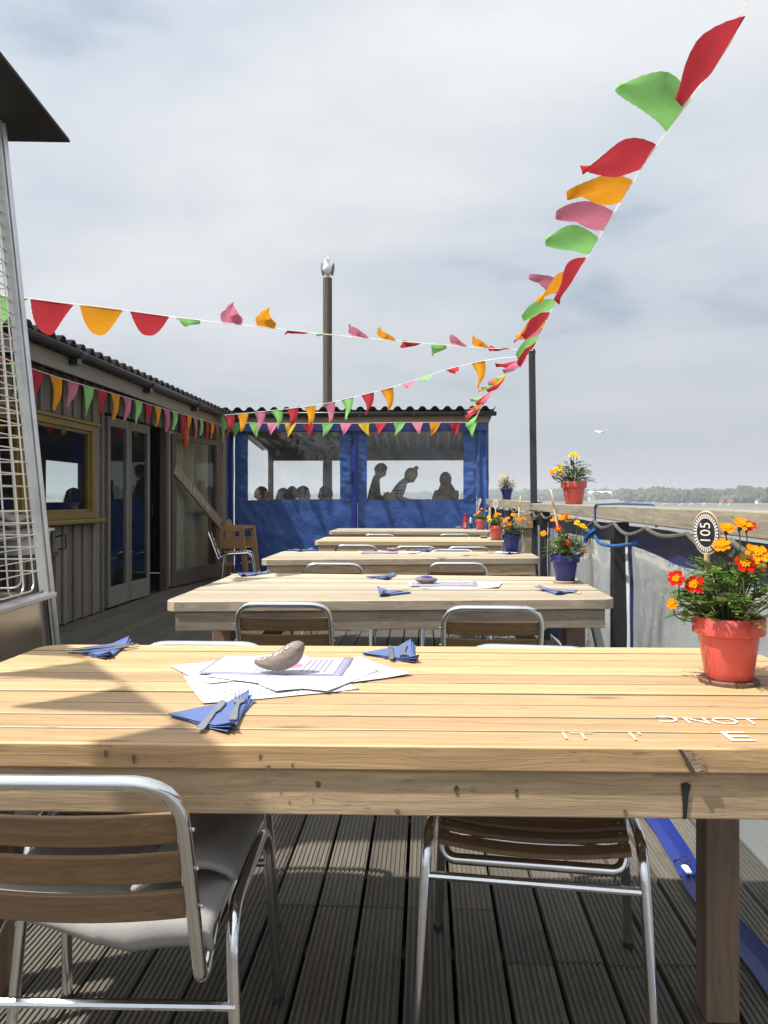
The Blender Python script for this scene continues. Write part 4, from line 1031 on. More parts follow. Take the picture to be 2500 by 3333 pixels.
# flowers of the near pot are placed relative to the pot axis (x right, y away, z up)
pot(P1, 'pot_red', .163, 'large coral red pot of marigolds on the nearest table', [
    (-.13, -.03, .235, Rd, .021), (-.093, -.04, .222, Rd, .024), (-.137, -.02, .175, O, .014), (.015, -.06, .272, Rd, .026), (.05, -.04, .295, O, .028), (-.025, -.02, .312, O, .021), (.0, .01, .352, O, .02), (.03, .0, .362, O, .022), (.055, .02, .358, Rd, .019), (.145, -.02, .235, O, .02), (.09, .05, .26, O, .02)],
    spread=.125, hgt=.15, purple=.18, nl=260, lab2='dark round coaster under the red pot on the nearest table')
P2 = Vector((.728, 4.29, .75))
pot(P2, 'pot_blue', .152, 'cobalt blue pot of marigolds at the right end of the second table', [
    (-.115, -.02, .245, O, .019), (-.045, -.05, .27, Rd, .019), (.005, -.05, .20, Rd, .022), (-.02, .0, .325, O, .02), (.0, .02, .335, Rd, .018), (.02, .02, .33, O, .018), (-.06, .02, .315, O, .016), (.06, -.01, .30, Yl, .02), (.085, -.02, .285, Yl, .019), (.1, -.01, .27, Yl, .018), (.095, -.03, .155, O, .016)],
    spread=.10, hgt=.13, purple=.3, nl=170, lab2='pale round coaster under the blue pot on the second table', smat='coaster_pale')
P3 = Vector((.703, 6.70, .75))
pot(P3, 'pot_blue', .155, 'blue pot of orange marigolds at the right end of the third table', [
    (-.05, 0, .25, O, .02), (-.02, -.02, .225, O, .02), (.01, 0, .30, O, .021), (-.03, .02, .27, O, .021), (.055, -.03, .265, O, .025), (.10, 0, .265, O, .02), (.14, 0, .235, O, .02), (-.06, -.03, .20, O, .018)],
    spread=.11, hgt=.12, purple=.75, nl=150, lab2='reddish round coaster under the blue pot on the third table')
P4 = Vector((.765, 8.85, .75))
pot(P4, 'pot_red', .16, 'coral red pot of yellow and orange marigolds on the fourth table', [
    (-.08, 0, .235, Yl, .024), (-.075, -.03, .20, Yl, .024), (-.01, -.02, .25, O, .024), (.03, .0, .265, O, .024), (.0, .02, .27, O, .02), (.05, -.02, .22, O, .02)],
    spread=.10, hgt=.11, purple=.25, nl=120, lab2='round coaster under the red pot on the fourth table')
P5 = Vector((.80, 11.95, .752))
pot(P5, 'pot_red', .155, 'coral red pot of marigolds beside the pepper mill on the farthest table', [
    (-.08, 0, .20, O, .02), (-.04, 0, .22, O, .022), (-.02, -.02, .25, O, .022), (.02, 0, .29, O, .02), (.05, -.03, .175, Rd, .022), (.09, 0, .26, O, .022)],
    spread=.11, hgt=.12, purple=.25, nl=110, lab2='round coaster under the red pot on the farthest table')
P6 = Vector((1.03, 5.72, 1.152))
pot(P6, 'pot_red', .178, 'coral red pot of yellow marigolds standing on the handrail', [
    (-.02, 0, .335, Yl, .02), (.0, .01, .35, Yl, .022), (.02, -.01, .33, Yl, .02), (-.125, 0, .24, Yl, .022), (-.10, -.02, .25, Yl, .022), (-.15, 0, .22, O, .022), (-.08, 0, .255, Yl, .02), (-.1, -.03, .21, O, .022)],
    spread=.12, hgt=.14, purple=.55, nl=150, saucer=False)
P7 = Vector((1.035, 10.45, 1.18))
pot(P7, 'pot_blue', .158, 'blue pot of marigolds on the handrail close to the blue shelter', [
    (-.07, 0, .29, Yl, .022), (-.04, 0, .30, Yl, .02), (.02, 0, .285, Rd, .018), (.08, 0, .24, O, .02), (-.05, 0, .20, O, .018), (.0, -.02, .21, O, .016), (-.1, 0, .24, O, .016)],
    spread=.11, hgt=.13, purple=.5, nl=120, lab2='round coaster under the blue pot on the handrail')

# wooden spoon table numbers
def spoon(base, top, face, label, num=None, rot=90, w_=.062, hh=.10):
    base = Vector(base); top = Vector(top); L = (top - base).length; t = thing('spoon_sign', label, 'table number', base, 0, 'wooden spoon table numbers in the pots')
    z = (top - base).normalized(); y = -Vector(face); y = (y - z * y.dot(z)).normalized(); x = y.cross(z)
    M = Matrix((x, y, z)).transposed().to_4x4()
    hc_ = L - hh / 2
    m = MB()
    prof = []
    for k in range(24):
        a = 2 * pi * k / 24; prof.append((w_ / 2 * sin(a), hc_ + hh / 2 * cos(a) * (1 if cos(a) > 0 else 1.06)))
    Mz = M @ Matrix(((1, 0, 0, 0), (0, 0, 1, 0), (0, 1, 0, 0), (0, 0, 0, 1)))
    m.prism(prof, -.004, .004, Mz); m.tube([M @ Vector((0, 0, 0)), M @ Vector((0, 0, L * .3)), M @ Vector((0, 0, hc_ - hh * .46))], [.005, .0055, .0075], 10)
    m.build('spoon', 'spoon_wood', t, bevel=.0015)
    el = lambda s_, y_: [M @ Vector((w_ / 2 * s_ * sin(2 * pi * k / 28), y_, hc_ + hh / 2 * s_ * cos(2 * pi * k / 28))) for k in range(28)]
    fc = MB().add(el(.93, -.0046), [tuple(range(28))]).build('black_face', 'board_black', t, smooth=False)
    rg = MB(); 
    NN = 34
    for k in range(NN):
        a0_, a1_ = 2 * pi * k / NN, 2 * pi * (k + .62) / NN
        rg.add([M @ Vector((w_ / 2 * s_ * sin(a), -.0052, hc_ + hh / 2 * s_ * cos(a))) for s_, a in ((.68, a0_), (.88, a0_), (.88, a1_), (.68, a1_))], [(0, 1, 2, 3)])
    for k in range(48):
        a0_, a1_ = 2 * pi * k / 48, 2 * pi * (k + 1) / 48
        rg.add([M @ Vector((w_ / 2 * s_ * sin(a), -.0052, hc_ + hh / 2 * s_ * cos(a))) for s_, a in ((.665, a0_), (.70, a0_), (.70, a1_), (.665, a1_))], [(0, 1, 2, 3)])
    rg.build('dashed_border', 'white_paint', fc, smooth=False)
    if num:
        T_ = M @ Matrix.Translation((0, -.0056, hc_)) @ Matrix.Rotation(pi / 2, 4, 'X') @ Matrix.Rotation(radians(rot), 4, 'Z')
        text_mesh(num, .034, 'number', 'white_paint', fc, T_, .0002, 1.05)
b = P1 + Vector((-.03, .045, .12)); tp = at(2298, 1662, 1.93)
spoon(b, tp, (-.75, -1, 0), 'wooden spoon sign numbered 105 in the nearest pot', '105', 90, .064, .105)
b = P2 + Vector((0, .03, .12)); spoon(b, at(1792, 1594, 4.33), (-1, .12, .0), 'wooden spoon sign seen edge on in the blue pot of the second table', '104', 90)
b = P3 + Vector((.05, .03, .12)); spoon(b, at(1694, 1614, 6.8), (-1, .1, .0), 'wooden spoon sign seen edge on in the blue pot of the third table', '103', 90)
b = P4 + Vector((.0, .03, .12)); spoon(b, at(1613, 1627, 8.93), (-.3, -1, .0), 'wooden spoon sign numbered 102 in the red pot of the fourth table', '102', -90)
b = P5 + Vector((-.05, .03, .12)); spoon(b, at(1563, 1622, 12.0), (-.8, -.6, .0), 'wooden spoon sign in the red pot of the farthest table', '101', -90)

# ================================================================== SMALL THINGS ON THE TABLES
def napkin(x, y, z, rz, lab, sc=1.):
    m = MB(); s_ = .235 * sc
    for k in range(3):
        a = radians(3 * k - 2)
        T_ = Matrix.Rotation(a, 4, 'Z')
        def f(u, v):
            px = (u - .5) * s_ * 1.05; py = (v * (1 - abs(2 * u - 1)) - .28) * s_ * .62
            return T_ @ Vector((px, py, .0014 + .0022 * k + (.012 * max(0, abs(2 * u - 1) - .72) / .28 + .004 * max(0, v - .7)) * (.4 + .5 * k) + .0006 * nz(u * 8, v * 8, k)))
        m.grid(f, 14, 8)
    o = m.build('paper_napkin', 'napkin_blue', loc=(x, y, z), thick=.0012, ang=60); o.rotation_euler = (0, 0, rz)
    return tag(o, lab, 'napkin', 'folded blue paper napkins')
def knife(x, y, z, rz, lab):
    P = [(-.0075, -.10), (0, -.104), (.0075, -.10), (.0085, -.085), (.0055, .0), (.005, .012), (.0095, .03), (.0105, .07), (.007, .093), (.0, .102), (-.006, .09), (-.0062, .012), (-.0055, 0), (-.0085, -.085)]
    o = MB().prism(P, 0, .0026).build('table_knife', 'cutlery_steel', bevel=.0009, loc=(x, y, z)); o.rotation_euler = (radians(1), 0, rz)
    return tag(o, lab, 'knife', 'steel table knives')
def fork(x, y, z, rz, lab):
    m = MB(); zf = lambda q: .002 + (.012 * ((q - .03) / .06) ** 2 if q > .03 else 0) * (1 if q < .075 else 1) * .6 + (.003 if q < -.05 else 0)
    def strip(pts_):
        vs = []; n = len(pts_)
        for (q, w0, w1) in pts_:
            zc = .003 - .006 * max(0, 1 - abs(q - .055) / .03) * 0 + (.007 * max(0, min(1, (q - .06) / .04)) if q > .06 else 0)
            vs += [(w0, q, zc - .001), (w1, q, zc - .001), (w1, q, zc + .001), (w0, q, zc + .001)]
        fs = [(0, 1, 2, 3), tuple((n - 1) * 4 + k for k in (3, 2, 1, 0))] + [(i * 4 + c_, i * 4 + 4 + c_, i * 4 + 4 + (c_ + 1) % 4, i * 4 + (c_ + 1) % 4) for i in range(n - 1) for c_ in range(4)]
        m.add(vs, fs)
    strip([(-.098, -.004, .004), (-.094, -.008, .008), (-.08, -.008, .008), (-.02, -.0042, .0042), (.02, -.0035, .0035), (.034, -.006, .006), (.042, -.0115, .0115), (.056, -.0125, .0125)])
    for k in range(4):
        c_ = -.0108 + .0072 * k; strip([(.0555, c_ - .002, c_ + .002), (.075, c_ - .0017, c_ + .0017), (.1, c_ - .0007, c_ + .0007)])
    o = m.build('table_fork', 'cutlery_steel', loc=(x, y, z), ang=60); o.rotation_euler = (0, 0, rz)
    return tag(o, lab, 'fork', 'steel table forks')
def setting(x, y, rn, rk, rf, where, z=.7505, ko=(-.025, 0), fo_=(.025, .005)):
    napkin(x, y, z, radians(rn), 'blue paper napkin ' + where)
    knife(x + ko[0], y + ko[1], z + .0085, radians(rk), 'steel knife on the napkin ' + where)
    fork(x + fo_[0], y + fo_[1], z + .0085, radians(rf), 'steel fork on the napkin ' + where)
def cz(X, D_): return (-D_ * sT + X * cT, D_ * cT + X * sT)
def put(X, D_, rn, kx, kd, rk, fx, fd, rf, where):
    x, y = cz(X, D_); a = cz(kx, kd); b = cz(fx, fd)
    setting(x, y, rn, rk, rf, where, ko=(a[0] - x, a[1] - y), fo_=(b[0] - x, b[1] - y))
put(-.322, 1.615, 92, -.338, 1.60, 2, -.298, 1.65, 8, 'in front of the menus on the nearest table')
put(-.79, 2.31, 95, -.805, 2.33, 128, -.79, 2.29, 136, 'at the rear left of the nearest table')
put(.045, 2.26, 92, .02, 2.25, 184, .055, 2.26, 181, 'at the rear middle of the nearest table')
p = atz(818, 1872, .75); setting(p.x, p.y, 60, 130, 175, 'at the rear left of the second table')
p = atz(1252, 1880, .75); setting(p.x, p.y - .02, 80, 140, 180, 'at the rear middle of the second table')
p = atz(1265, 1933, .75); setting(p.x, p.y, -85, -30, -2, 'at the front middle of the second table', ko=(.03, 0), fo_=(-.03, 0))
p = atz(1812, 1928, .75); setting(p.x, p.y, -80, 50, 35, 'in front of the blue pot on the second table', ko=(.02, -.01), fo_=(-.03, .01))
p = atz(985, 1793, .75); setting(p.x, p.y, 70, 120, 90, 'at the rear left of the third table')
p = atz(1385, 1794, .75); setting(p.x, p.y, 80, 110, 85, 'right of the menus on the third table')
p = atz(1655, 1802, .75); setting(p.x, p.y, -80, 70, 60, 'in front of the blue pot on the third table')

def paper(x, y, z, w_, d_, rz, lab, m='paper', lines=0, curl=.0, seed=0):
    t = thing('menu_sheet', lab, 'menu', (x, y, z), radians(rz), 'loose menu sheets on the tables')
    zf = lambda a, b: .0008 + curl * (max(0, abs(a - .5) - .3) * max(0, abs(b - .5) - .2)) * 2 + .0006 * nz(a * 4 + seed, b * 4)
    MB().grid(lambda a, b: Vector(((a - .5) * w_, (b - .5) * d_, zf(a, b))), 20, 14).build('sheet', m, t, thick=.0006)
    lm = MB(); rr = random.Random(seed)
    def q(a0, b0, a1, b1): lm.add([((a - .5) * w_, (b - .5) * d_, zf(a, b) + .0009) for a, b in ((a0, b0), (a1, b0), (a1, b1), (a0, b1))], [(0, 1, 2, 3)])
    if lines:
        for (a0, b0, a1, b1) in ((.04, .05, .96, .056), (.04, .945, .96, .951), (.04, .05, .0435, .95), (.9565, .05, .96, .95)): 
            for k in range(12): q(a0 + (a1 - a0) * k / 12, b0 + (b1 - b0) * (k / 12 if a1 - a0 < .1 else 0), a0 + (a1 - a0) * (k + 1) / 12 if a1 - a0 > .1 else a1, b0 + (b1 - b0) * (k + 1) / 12 if a1 - a0 < .1 else b1)
        for i in range(lines):
            b0 = .12 + .76 * i / lines; a = rr.uniform(.1, .2)
            if rr.random() < .25: continue
            e = rr.uniform(.45, .85)
            while a < e: l = rr.uniform(.012, .04); q(a, b0, min(a + l, .93), b0 + .012); a += l + .01
    lm.build('print', 'ink', t, smooth=False)
    return t
def lam(x, y, z, rz, lab, w_=.3, d_=.205):
    t = paper(x, y, z, w_, d_, rz, lab, 'lilac', 0, 0, 5)
    MB().box(-w_ / 2 + .008, -d_ / 2 + .008, .0020, w_ / 2 - .022, d_ / 2 - .008, .0024).build('inset', 'paper_lilac', t, smooth=False)
    m = MB(); rr = random.Random(3)
    for i in range(14):
        xx = -w_ * .12 + i * .014 + (.03 if i > 5 else 0)
        if xx > w_ / 2 - .04: break
        y_ = -d_ * .38
        while y_ < d_ * .3: l = rr.uniform(.006, .016); m.box(xx, y_, .0025, xx + .002, y_ + l, .0027); y_ += l + .004
    m.build('print', 'ink', t, smooth=False)
    MB().lathe([(.0, .0026), (.028, .0026), (.028, .0028), (0, .0028)], 24, (.04, -.01, 0), sx=.8).build('emblem', 'ink_pink', t, smooth=False)
    return t
plain('paper_lilac', (.50, .48, .60), .22, 0, .03, 6., .03)
zt = .7512
a = cz(-.27, 1.905); paper(a[0], a[1], zt, .35, .28, 25, 'lowest white menu sheet on the nearest table, corner toward the napkin', lines=9, curl=.02, seed=1)
a = cz(-.33, 2.09); paper(a[0], a[1], zt + .0016, .36, .25, 38, 'white menu sheet pointing left under the stack on the nearest table', lines=9, curl=.02, seed=2)
a = cz(-.15, 2.0); paper(a[0], a[1], zt + .0032, .36, .25, 34, 'white menu sheet pointing right in the stack on the nearest table', lines=9, curl=.03, seed=3)
a = cz(-.22, 1.99); paper(a[0], a[1], zt + .0048, .34, .25, -24, 'white menu sheet just under the lilac card on the nearest table', lines=9, curl=.01, seed=4)
a = cz(-.268, 2.08); lam(a[0], a[1], zt + .0066, -2, 'lilac laminated menu card under the brown stone on the nearest table', .355, .225)
c = atz(1460, 1905, .75)
paper(c.x + .03, c.y - .05, zt, .36, .25, 8, 'lowest white menu sheet of the stack on the second table', lines=8, curl=.03, seed=6)
paper(c.x + .08, c.y, zt + .0016, .36, .25, -10, 'white menu sheet pointing right on the second table', lines=8, curl=.05, seed=7)
paper(c.x - .03, c.y + .03, zt + .0032, .34, .25, 4, 'white menu sheet under the lilac card on the second table', lines=8, curl=.02, seed=8)
lam(c.x - .02, c.y + .01, zt + .005, 0, 'lilac laminated menu card under the painted stone on the second table', .33, .2)
c = atz(1250, 1799, .75)
paper(c.x, c.y + .02, zt, .4, .28, 12, 'white menu sheet under the small stone on the third table', lines=6, curl=.03, seed=9)
paper(c.x + .1, c.y, zt + .0016, .36, .25, -12, 'white menu sheet pointing right on the third table', lines=6, curl=.04, seed=10)
lam(c.x - .03, c.y - .02, zt + .0033, -4, 'lilac laminated menu card on the third table', .3, .2)

def stone(x, y, z, r, rz, m, lab, tilt=0., marks=True):
    t = thing('painted_stone', lab, 'stone', (x, y, z), radians(rz), 'stones weighing down the menus')
    sd = R.uniform(0, 50)
    ff = lambda d: (1 + .10 * nz(d.x * 1.4 + sd, d.y * 1.4, d.z * 1.4)) * (1 if d.z > 0 else .9)
    MB().ball((0, 0, r[2] * .9), r, 28, 18, Matrix.Rotation(0, 4, 'Y'), f=ff).build('stone', m, t, ang=80)
    if marks:
        mk = MB()
        for k in range(26):
            a = 2 * pi * k / 26; mk.bar((r[0] * .62 * cos(a), r[1] * .62 * sin(a), r[2] * 1.62), (r[0] * .74 * cos(a), r[1] * .74 * sin(a), r[2] * 1.5), .002, .002)
        mk.build('white_dashes', 'white_paint', t, smooth=False)
    return t
# crescent shaped stone on the nearest table
s1 = thing('painted_stone', 'curved brown stone with white lettering on the lilac menu, nearest table', 'stone', atz(905, 2190, .76), 0, 'stones weighing down the menus')
m = MB(); sec = [(-.057, .030, .004), (-.050, .027, .009), (-.036, .025, .014), (-.015, .026, .020), (.008, .031, .025), (.028, .041, .027), (.042, .055, .024), (.051, .068, .017), (.055, .076, .007)]
m.tube(smooth_path([(a, 0, b) for a, b, _ in sec], 3), [sec[i // 3][2] + (sec[min(i // 3 + 1, 8)][2] - sec[i // 3][2]) * (i % 3) / 3 for i in range(25)], 20, flat=1.0)
m.v = [(q[0] + .003 * nz(q[0] * 30, q[1] * 30, q[2] * 30), q[1] * 1.0 + .004 * nz(q[0] * 25, q[1] * 25, 4 + q[2] * 25), max(q[2], .0)) for q in m.v]
so_ = m.build('stone', 'stone', s1, ang=80)
mk = MB()
for i, (a, b) in enumerate([(-.047, .040), (-.035, .044), (-.022, .050), (-.008, .056), (.006, .060), (.02, .071), (.033, .083)]):
    rr_ = .0045 + .001 * (i % 2)
    zc = b; yy = -.014 - (.006 if i > 2 else 0)
    if i % 3 == 1: mk.tube([(a, yy, zc - .006), (a + .004, yy + .004, zc + .004)], .0010, 4)
    else: mk.tube([(a + rr_ * cos(k * pi / 5), yy + rr_ * .6 * sin(k * pi / 5), zc + rr_ * .7 * sin(k * pi / 5)) for k in range(10)], .0010, 4, True)
# lettering is projected onto the stone surface
from mathutils.bvhtree import BVHTree
bv = BVHTree.FromPolygons([Vector(q) for q in m.v], m.f)
mk.v = [tuple(bv.find_nearest(Vector(q))[0] + Vector((0, -.0012, .0009))) for q in mk.v]
mk.build('white_lettering', 'white_paint', s1)
p = atz(1388, 1905, .75); stone(p.x, p.y + .01, .757, (.058, .036, .021), 0, 'stone_painted', 'oval brown stone with a blue painted top on the second table')
p = atz(1278, 1797, .75); stone(p.x, p.y + .01, .757, (.052, .034, .018), 0, 'stone_painted', 'oval pinkish stone with a blue top on the third table menus')
p = atz(1576, 1752, .75); stone(p.x, p.y + .01, .75, (.055, .036, .018), 0, 'stone_painted', 'oval brown stone with blue top alone on the fourth table')
p = atz(1494, 1721, .752); stone(p.x, p.y + .01, .752, (.05, .034, .02), 0, 'stone_painted', 'grey blue stone beside the red bottle on the farthest table')
# sauce bottle and pepper mill
p = atz(1514, 1722, .752)
bt = thing('sauce_bottle', 'red sauce bottle with white lettering on the farthest table', 'bottle', (p.x, p.y, .752))
MB().lathe([(0, 0), (.036, 0), (.038, .004), (.038, .09), (.034, .12), (.018, .17), (.014, .2), (.014, .215), (0, .215)], 24).build('bottle', 'sauce_red', bt)
MB().lathe([(.015, .2), (.016, .203), (.016, .232), (.013, .235), (0, .235)], 18).build('cap', 'sauce_red', bt)
mk = MB()
for k in range(5): mk.tube([(.0385 * sin(a), -.0385 * cos(a), .03 + .015 * k + .004 * sin(a * 9)) for a in [-.5 + .2 * j for j in range(6)]], .0018, 4)
mk.build('white_lettering', 'white_paint', bt)
p = atz(1530, 1723, .752)
pm = thing('pepper_mill', 'clear pepper mill between the red bottle and the red pot', 'pepper mill', (p.x + .01, p.y, .752))
MB().lathe([(0, 0), (.03, 0), (.03, .02), (.026, .024), (.026, .09), (.03, .095), (.03, .11), (0, .11)], 20).build('glass_body', 'window_glass', pm)
MB().lathe([(0, .022), (.024, .022), (.024, .085), (0, .085)], 16).build('peppercorns', 'pepper', pm)
MB().lathe([(.031, .095), (.033, .1), (.031, .112), (.02, .12), (.028, .135), (.026, .155), (.012, .165), (.008, .175), (.009, .182), (0, .185)], 20).build('crown', 'chrome', pm)

# ================================================================== BUNTING
FL = 0
def string(pts, n=10): return smooth_path(pts, n)
def plen(P): return sum((b - a).length for a, b in zip(P[:-1], P[1:]))
def along(P, s_):
    for a, b in zip(P[:-1], P[1:]):
        l = (b - a).length
        if s_ <= l: return a.lerp(b, s_ / l), (b - a).normalized()
        s_ -= l
    return P[-1].copy(), (P[-1] - P[-2]).normalized()
def flagmesh(P, T, hang, w_, L, curl, bend, rip, zig=True, seed=0, tw=(0, 0, 0)):
    Hd = Vector(hang).normalized(); T = T.normalized(); B_ = Vector(curl)
    B_ = (B_ - Hd * B_.dot(Hd)); B_ = B_.normalized() if B_.length > 1e-4 else Hd.orthogonal().normalized()
    m = MB(); NV, NU = 18, 10; cur = P.copy(); vs = []; Nn = T.cross(Hd).normalized()
    for j in range(NV + 1):
        t_ = j / NV; a = bend * t_; d = Hd * cos(a) + B_ * sin(a)
        if j: cur = cur + d * (L / NV)
        A = (T + Vector(tw) * min(1, 2.2 * t_)).normalized(); hw = w_ / 2 * (1 - t_) ** (.8 if any(tw) else 1) + .004; hw += (.0022 if (j % 2 and zig) else 0)
        for i in range(NU + 1):
            s_ = 2 * i / NU - 1
            vs.append(cur + A * (hw * s_) + Nn * (rip * 1.7 * sin(s_ * 2.6 + t_ * 3.6 + seed) * (t_ * .8 + .0) * (1 - t_ * .4) - rip * 1.1 * s_ * s_ * sin(t_ * pi)))
    m.add(vs, [(j * (NU + 1) + i, j * (NU + 1) + i + 1, (j + 1) * (NU + 1) + i + 1, (j + 1) * (NU + 1) + i) for j in range(NV) for i in range(NU)])
    return m
def bunting(label, P, flags, wl=.006, w_=.185, L=.25):
    c = P[0]; t = thing('bunting', label, 'bunting', c, 0, 'strings of coloured triangular bunting')
    m = MB().tube([p - c for p in P], wl, 6, flat=.5); m.build('string', 'line_white', t)
    for k, f in enumerate(flags):
        s_, col, hang, curl, bend, rip = f[:6]; p, T = along(P, s_); tw = f[6] if len(f) > 6 else (0, 0, 0); fs_ = f[7] if len(f) > 7 else 1.
        flagmesh(p - c, T, hang, w_ * fs_, L * fs_, curl, bend, rip, seed=k * 1.3, tw=tw).build('flag', 'flag_' + col, t, ang=90)
def spar(P, u):                    # arc length at which the string crosses photo column u
    best = None; acc = 0
    for a, b in zip(P[:-1], P[1:]):
        for k in range(8):
            q = a.lerp(b, k / 8); X = q.x * cT + q.y * sT; D_ = q.y * cT - q.x * sT
            if D_ > .3:
                e = abs(1250 + F_ * X / D_ - u)
                if best is None or e < best[0]: best = (e, acc + (b - a).length * k / 8)
        acc += (b - a).length
    return best[1]
PT_ = PT + Vector((0, -.03, -.02))
# F: from the pole toward the camera on the right
PF = string([PT_, at(1808, 985, 5.75), at(1902, 850, 4.4), at(1980, 722, 3.78), at(2039, 626, 3.36), at(2105, 520, 3.0), at(2195, 395, 2.62), at(2369, 150, 2.2), at(2440, -10, 2.03), Vector((.80, 1.2, 2.5)), Vector((.95, .2, 2.62))])
fF = []
for (u, col, hang, curl, bend, rip) in [
        (2372, 'red', (-.7, -.1, -.62), (0, 0, -1), .25, .015), (2208, 'green', (-.75, 0, .55), (-1, 0, -.1), .3, .02), (2110, 'red', (-1, 0, -.25), (0, 0, 1), .15, .025),
        (2040, 'orange', (-1, 0, -.12), (0, 0, 1), .15, .025), (1981, 'pink', (-1, 0, .08), (0, 0, 1), .1, .02), (1933, 'green', (-1, 0, .05), (0, 0, 1), .15, .025),
        (1897, 'red', (-.7, .4, -.75), (0, 0, -1), .3, .03), (1862, 'orange', (-.8, .3, -.35), (0, 0, -1), .3, .03), (1835, 'pink', (-1, .2, .15), (0, 0, 1), .5, .02),
        (1806, 'green', (-.9, .2, -.45), (0, 0, 1), .15, .025), (1786, 'red', (-.7, .2, -.7), (0, 0, 1), .2, .03), (1773, 'orange', (-.9, .2, -.25), (0, 0, -1), .3, .03),
        (1762, 'pink', (-1, .1, -.2), (0, 0, -1), .3, .02), (1752, 'green', (-.8, .1, -.5), (0, 0, -1), .3, .025), (1742, 'red', (-.7, 0, -.65), (0, 0, -1), .3, .03)]:
    fF.append((spar(PF, u), col, hang, curl, bend, rip, (0, 0, .5) if u < 2300 else (-.3, 0, .4), .88 if u > 2180 else 1.))
bunting('bunting string climbing from the black pole to the upper right, flags blown left', PF, fF, .0045, .255, .245)
# A: across the sky from the pole to the left edge
PA = string([PT_, at(1500, 1127, 7.1), at(1145, 1096, 5.9), at(900, 1070, 5.25), at(633, 1040, 4.65), at(350, 1002, 4.15), at(226, 988, 3.95), at(75, 969, 3.7), at(-150, 945, 3.4), at(-420, 900, 3.1)])
fA = []
for (u, col, hang, curl, bend, rip) in [
        (10, 'green', (-.3, 0, -1), (-.5, 1, .3), 1.5, .01), (172, 'red', (-.12, -.1, -1), (-.4, 1, .5), 1.7, .012), (332, 'orange', (-.1, 0, -1), (-.4, 1, .5), 1.8, .012), (490, 'red', (-.1, .3, -.9), (-.4, 1, .5), 1.6, .012),
        (615, 'green', (-.2, .9, -.5), (-.4, 0, .5), 1.0, .012), (755, 'pink', (-.5, .3, .75), (.7, 0, 1), 1.1, .015), (868, 'orange', (-.5, .2, .7), (.8, 0, 1), 1.3, .015), (980, 'red', (-.7, .6, .0), (-1, 0, 0), .3, .01),
        (1085, 'green', (-.75, .5, .1), (-1, 0, 0), .3, .01), (1180, 'pink', (-.8, .2, .1), (.3, 0, 1), 1.3, .02), (1270, 'orange', (-.8, .2, .1), (.4, 0, 1), 1.5, .02), (1355, 'red', (-.6, .4, -.2), (-1, 0, 0), .4, .02),
        (1435, 'green', (-.2, .7, -.5), (-1, 0, 0), .6, .02), (1503, 'pink', (-.8, .1, .1), (.3, 0, 1), 1.3, .02), (1573, 'orange', (-.8, .2, .1), (.4, 0, 1), 1.5, .02), (1640, 'red', (-.8, .2, -.1), (-1, 0, 0), .4, .02)]:
    fA.append((spar(PA, u), col, hang, curl, bend, rip, (0, 0, 0) if u < 600 else (0, 1.1, .3), 1. if u < 600 else .62))
bunting('long bunting string across the sky from the black pole to the left edge', PA, fA, .0055, .26, .23)
# B: from the pole down to the corner of the hut
PB = string([PT_ + Vector((0, 0, -.05)), at(1600, 1170, 8.1), at(1447, 1205, 8.9), at(1266, 1263, 9.8), at(1055, 1314, 10.8), at(904, 1334, 11.5), at(723, 1352, 12.2)])
fB = []
cols = ['orange', 'red', 'green', 'pink', 'orange', 'red', 'green', 'pink', 'orange', 'red', 'green', 'pink', 'orange', 'red', 'green']
for k, (u, col) in enumerate(zip([1555, 1470, 1387, 1325, 1258, 1195, 1130, 1070, 1010, 952, 900, 845, 790, 745, 700], cols)):
    lift = [.3, -.75, -.85, -.8, -.5][k] if k < 5 else 0
    fB.append((spar(PB, u), col, (.15 + .1 * sin(k * 2.), lift * 1.2 if k in (1, 2, 3) else -.1, -1 if k not in (1, 2, 3) else -.35), (-.6, 0, 0), .3 + .15 * sin(k * 3.1), .02))
bunting('bunting string sloping from the black pole down to the hut roof corner', PB, fB, .006, .24, .27)
# C: along the eaves of the hut
PC = string([Vector((-3.0, 4.6, 2.22)), Vector((-3.02, 6.3, 2.19)), Vector((-3.03, 8.0, 2.22)), Vector((-3.05, 10.0, 2.26)), Vector((-3.1, 11.6, 2.31)), Vector((-3.12, 12.9, 2.33))])
fC = []; cc = ['pink', 'green', 'red', 'orange']
n = 24
for k in range(n): fC.append((.3 + k * .325, ['red', 'orange', 'pink', 'green'][k % 4], (.05, -.2 - .4 * abs(sin(k * 1.7 + 1)), -1), (.2, -.5, -.2), .3, .015))
bunting('bunting string hanging in the shade along the hut eaves', PC, fC, .006, .22, .31)
# D: along the front of the shelter
PD = string([at(690, 1372, 12.9), at(760, 1376, 13.06), at(1100, 1378, 13.02), at(1300, 1375, 13.0), at(1535, 1375, 12.98)])
fD = []
for k, (u, col) in enumerate([(715, 'yellow'), (740, 'pink'), (772, 'green'), (828, 'green'), (890, 'pink'), (946, 'yellow'), (1006, 'red'), (1066, 'green'), (1126, 'pink'), (1183, 'yellow'), (1240, 'red'), (1299, 'green'), (1359, 'pink'), (1417, 'orange'), (1480, 'red'), (1541, 'green')]):
    fD.append((spar(PD, u), col, (.1 * sin(k * 2.3), -.15 if k % 2 else -.6 * (k in (4, 8, 10, 12)), -1), (-.8 if k % 3 else .5, 0, 0), .15 + .5 * abs(sin(k * 1.9)) * (k in (7, 9, 11, 13)), .012))
bunting('straight bunting string along the blue shelter under its gutter', PD, fD, .0055, .18, .235)
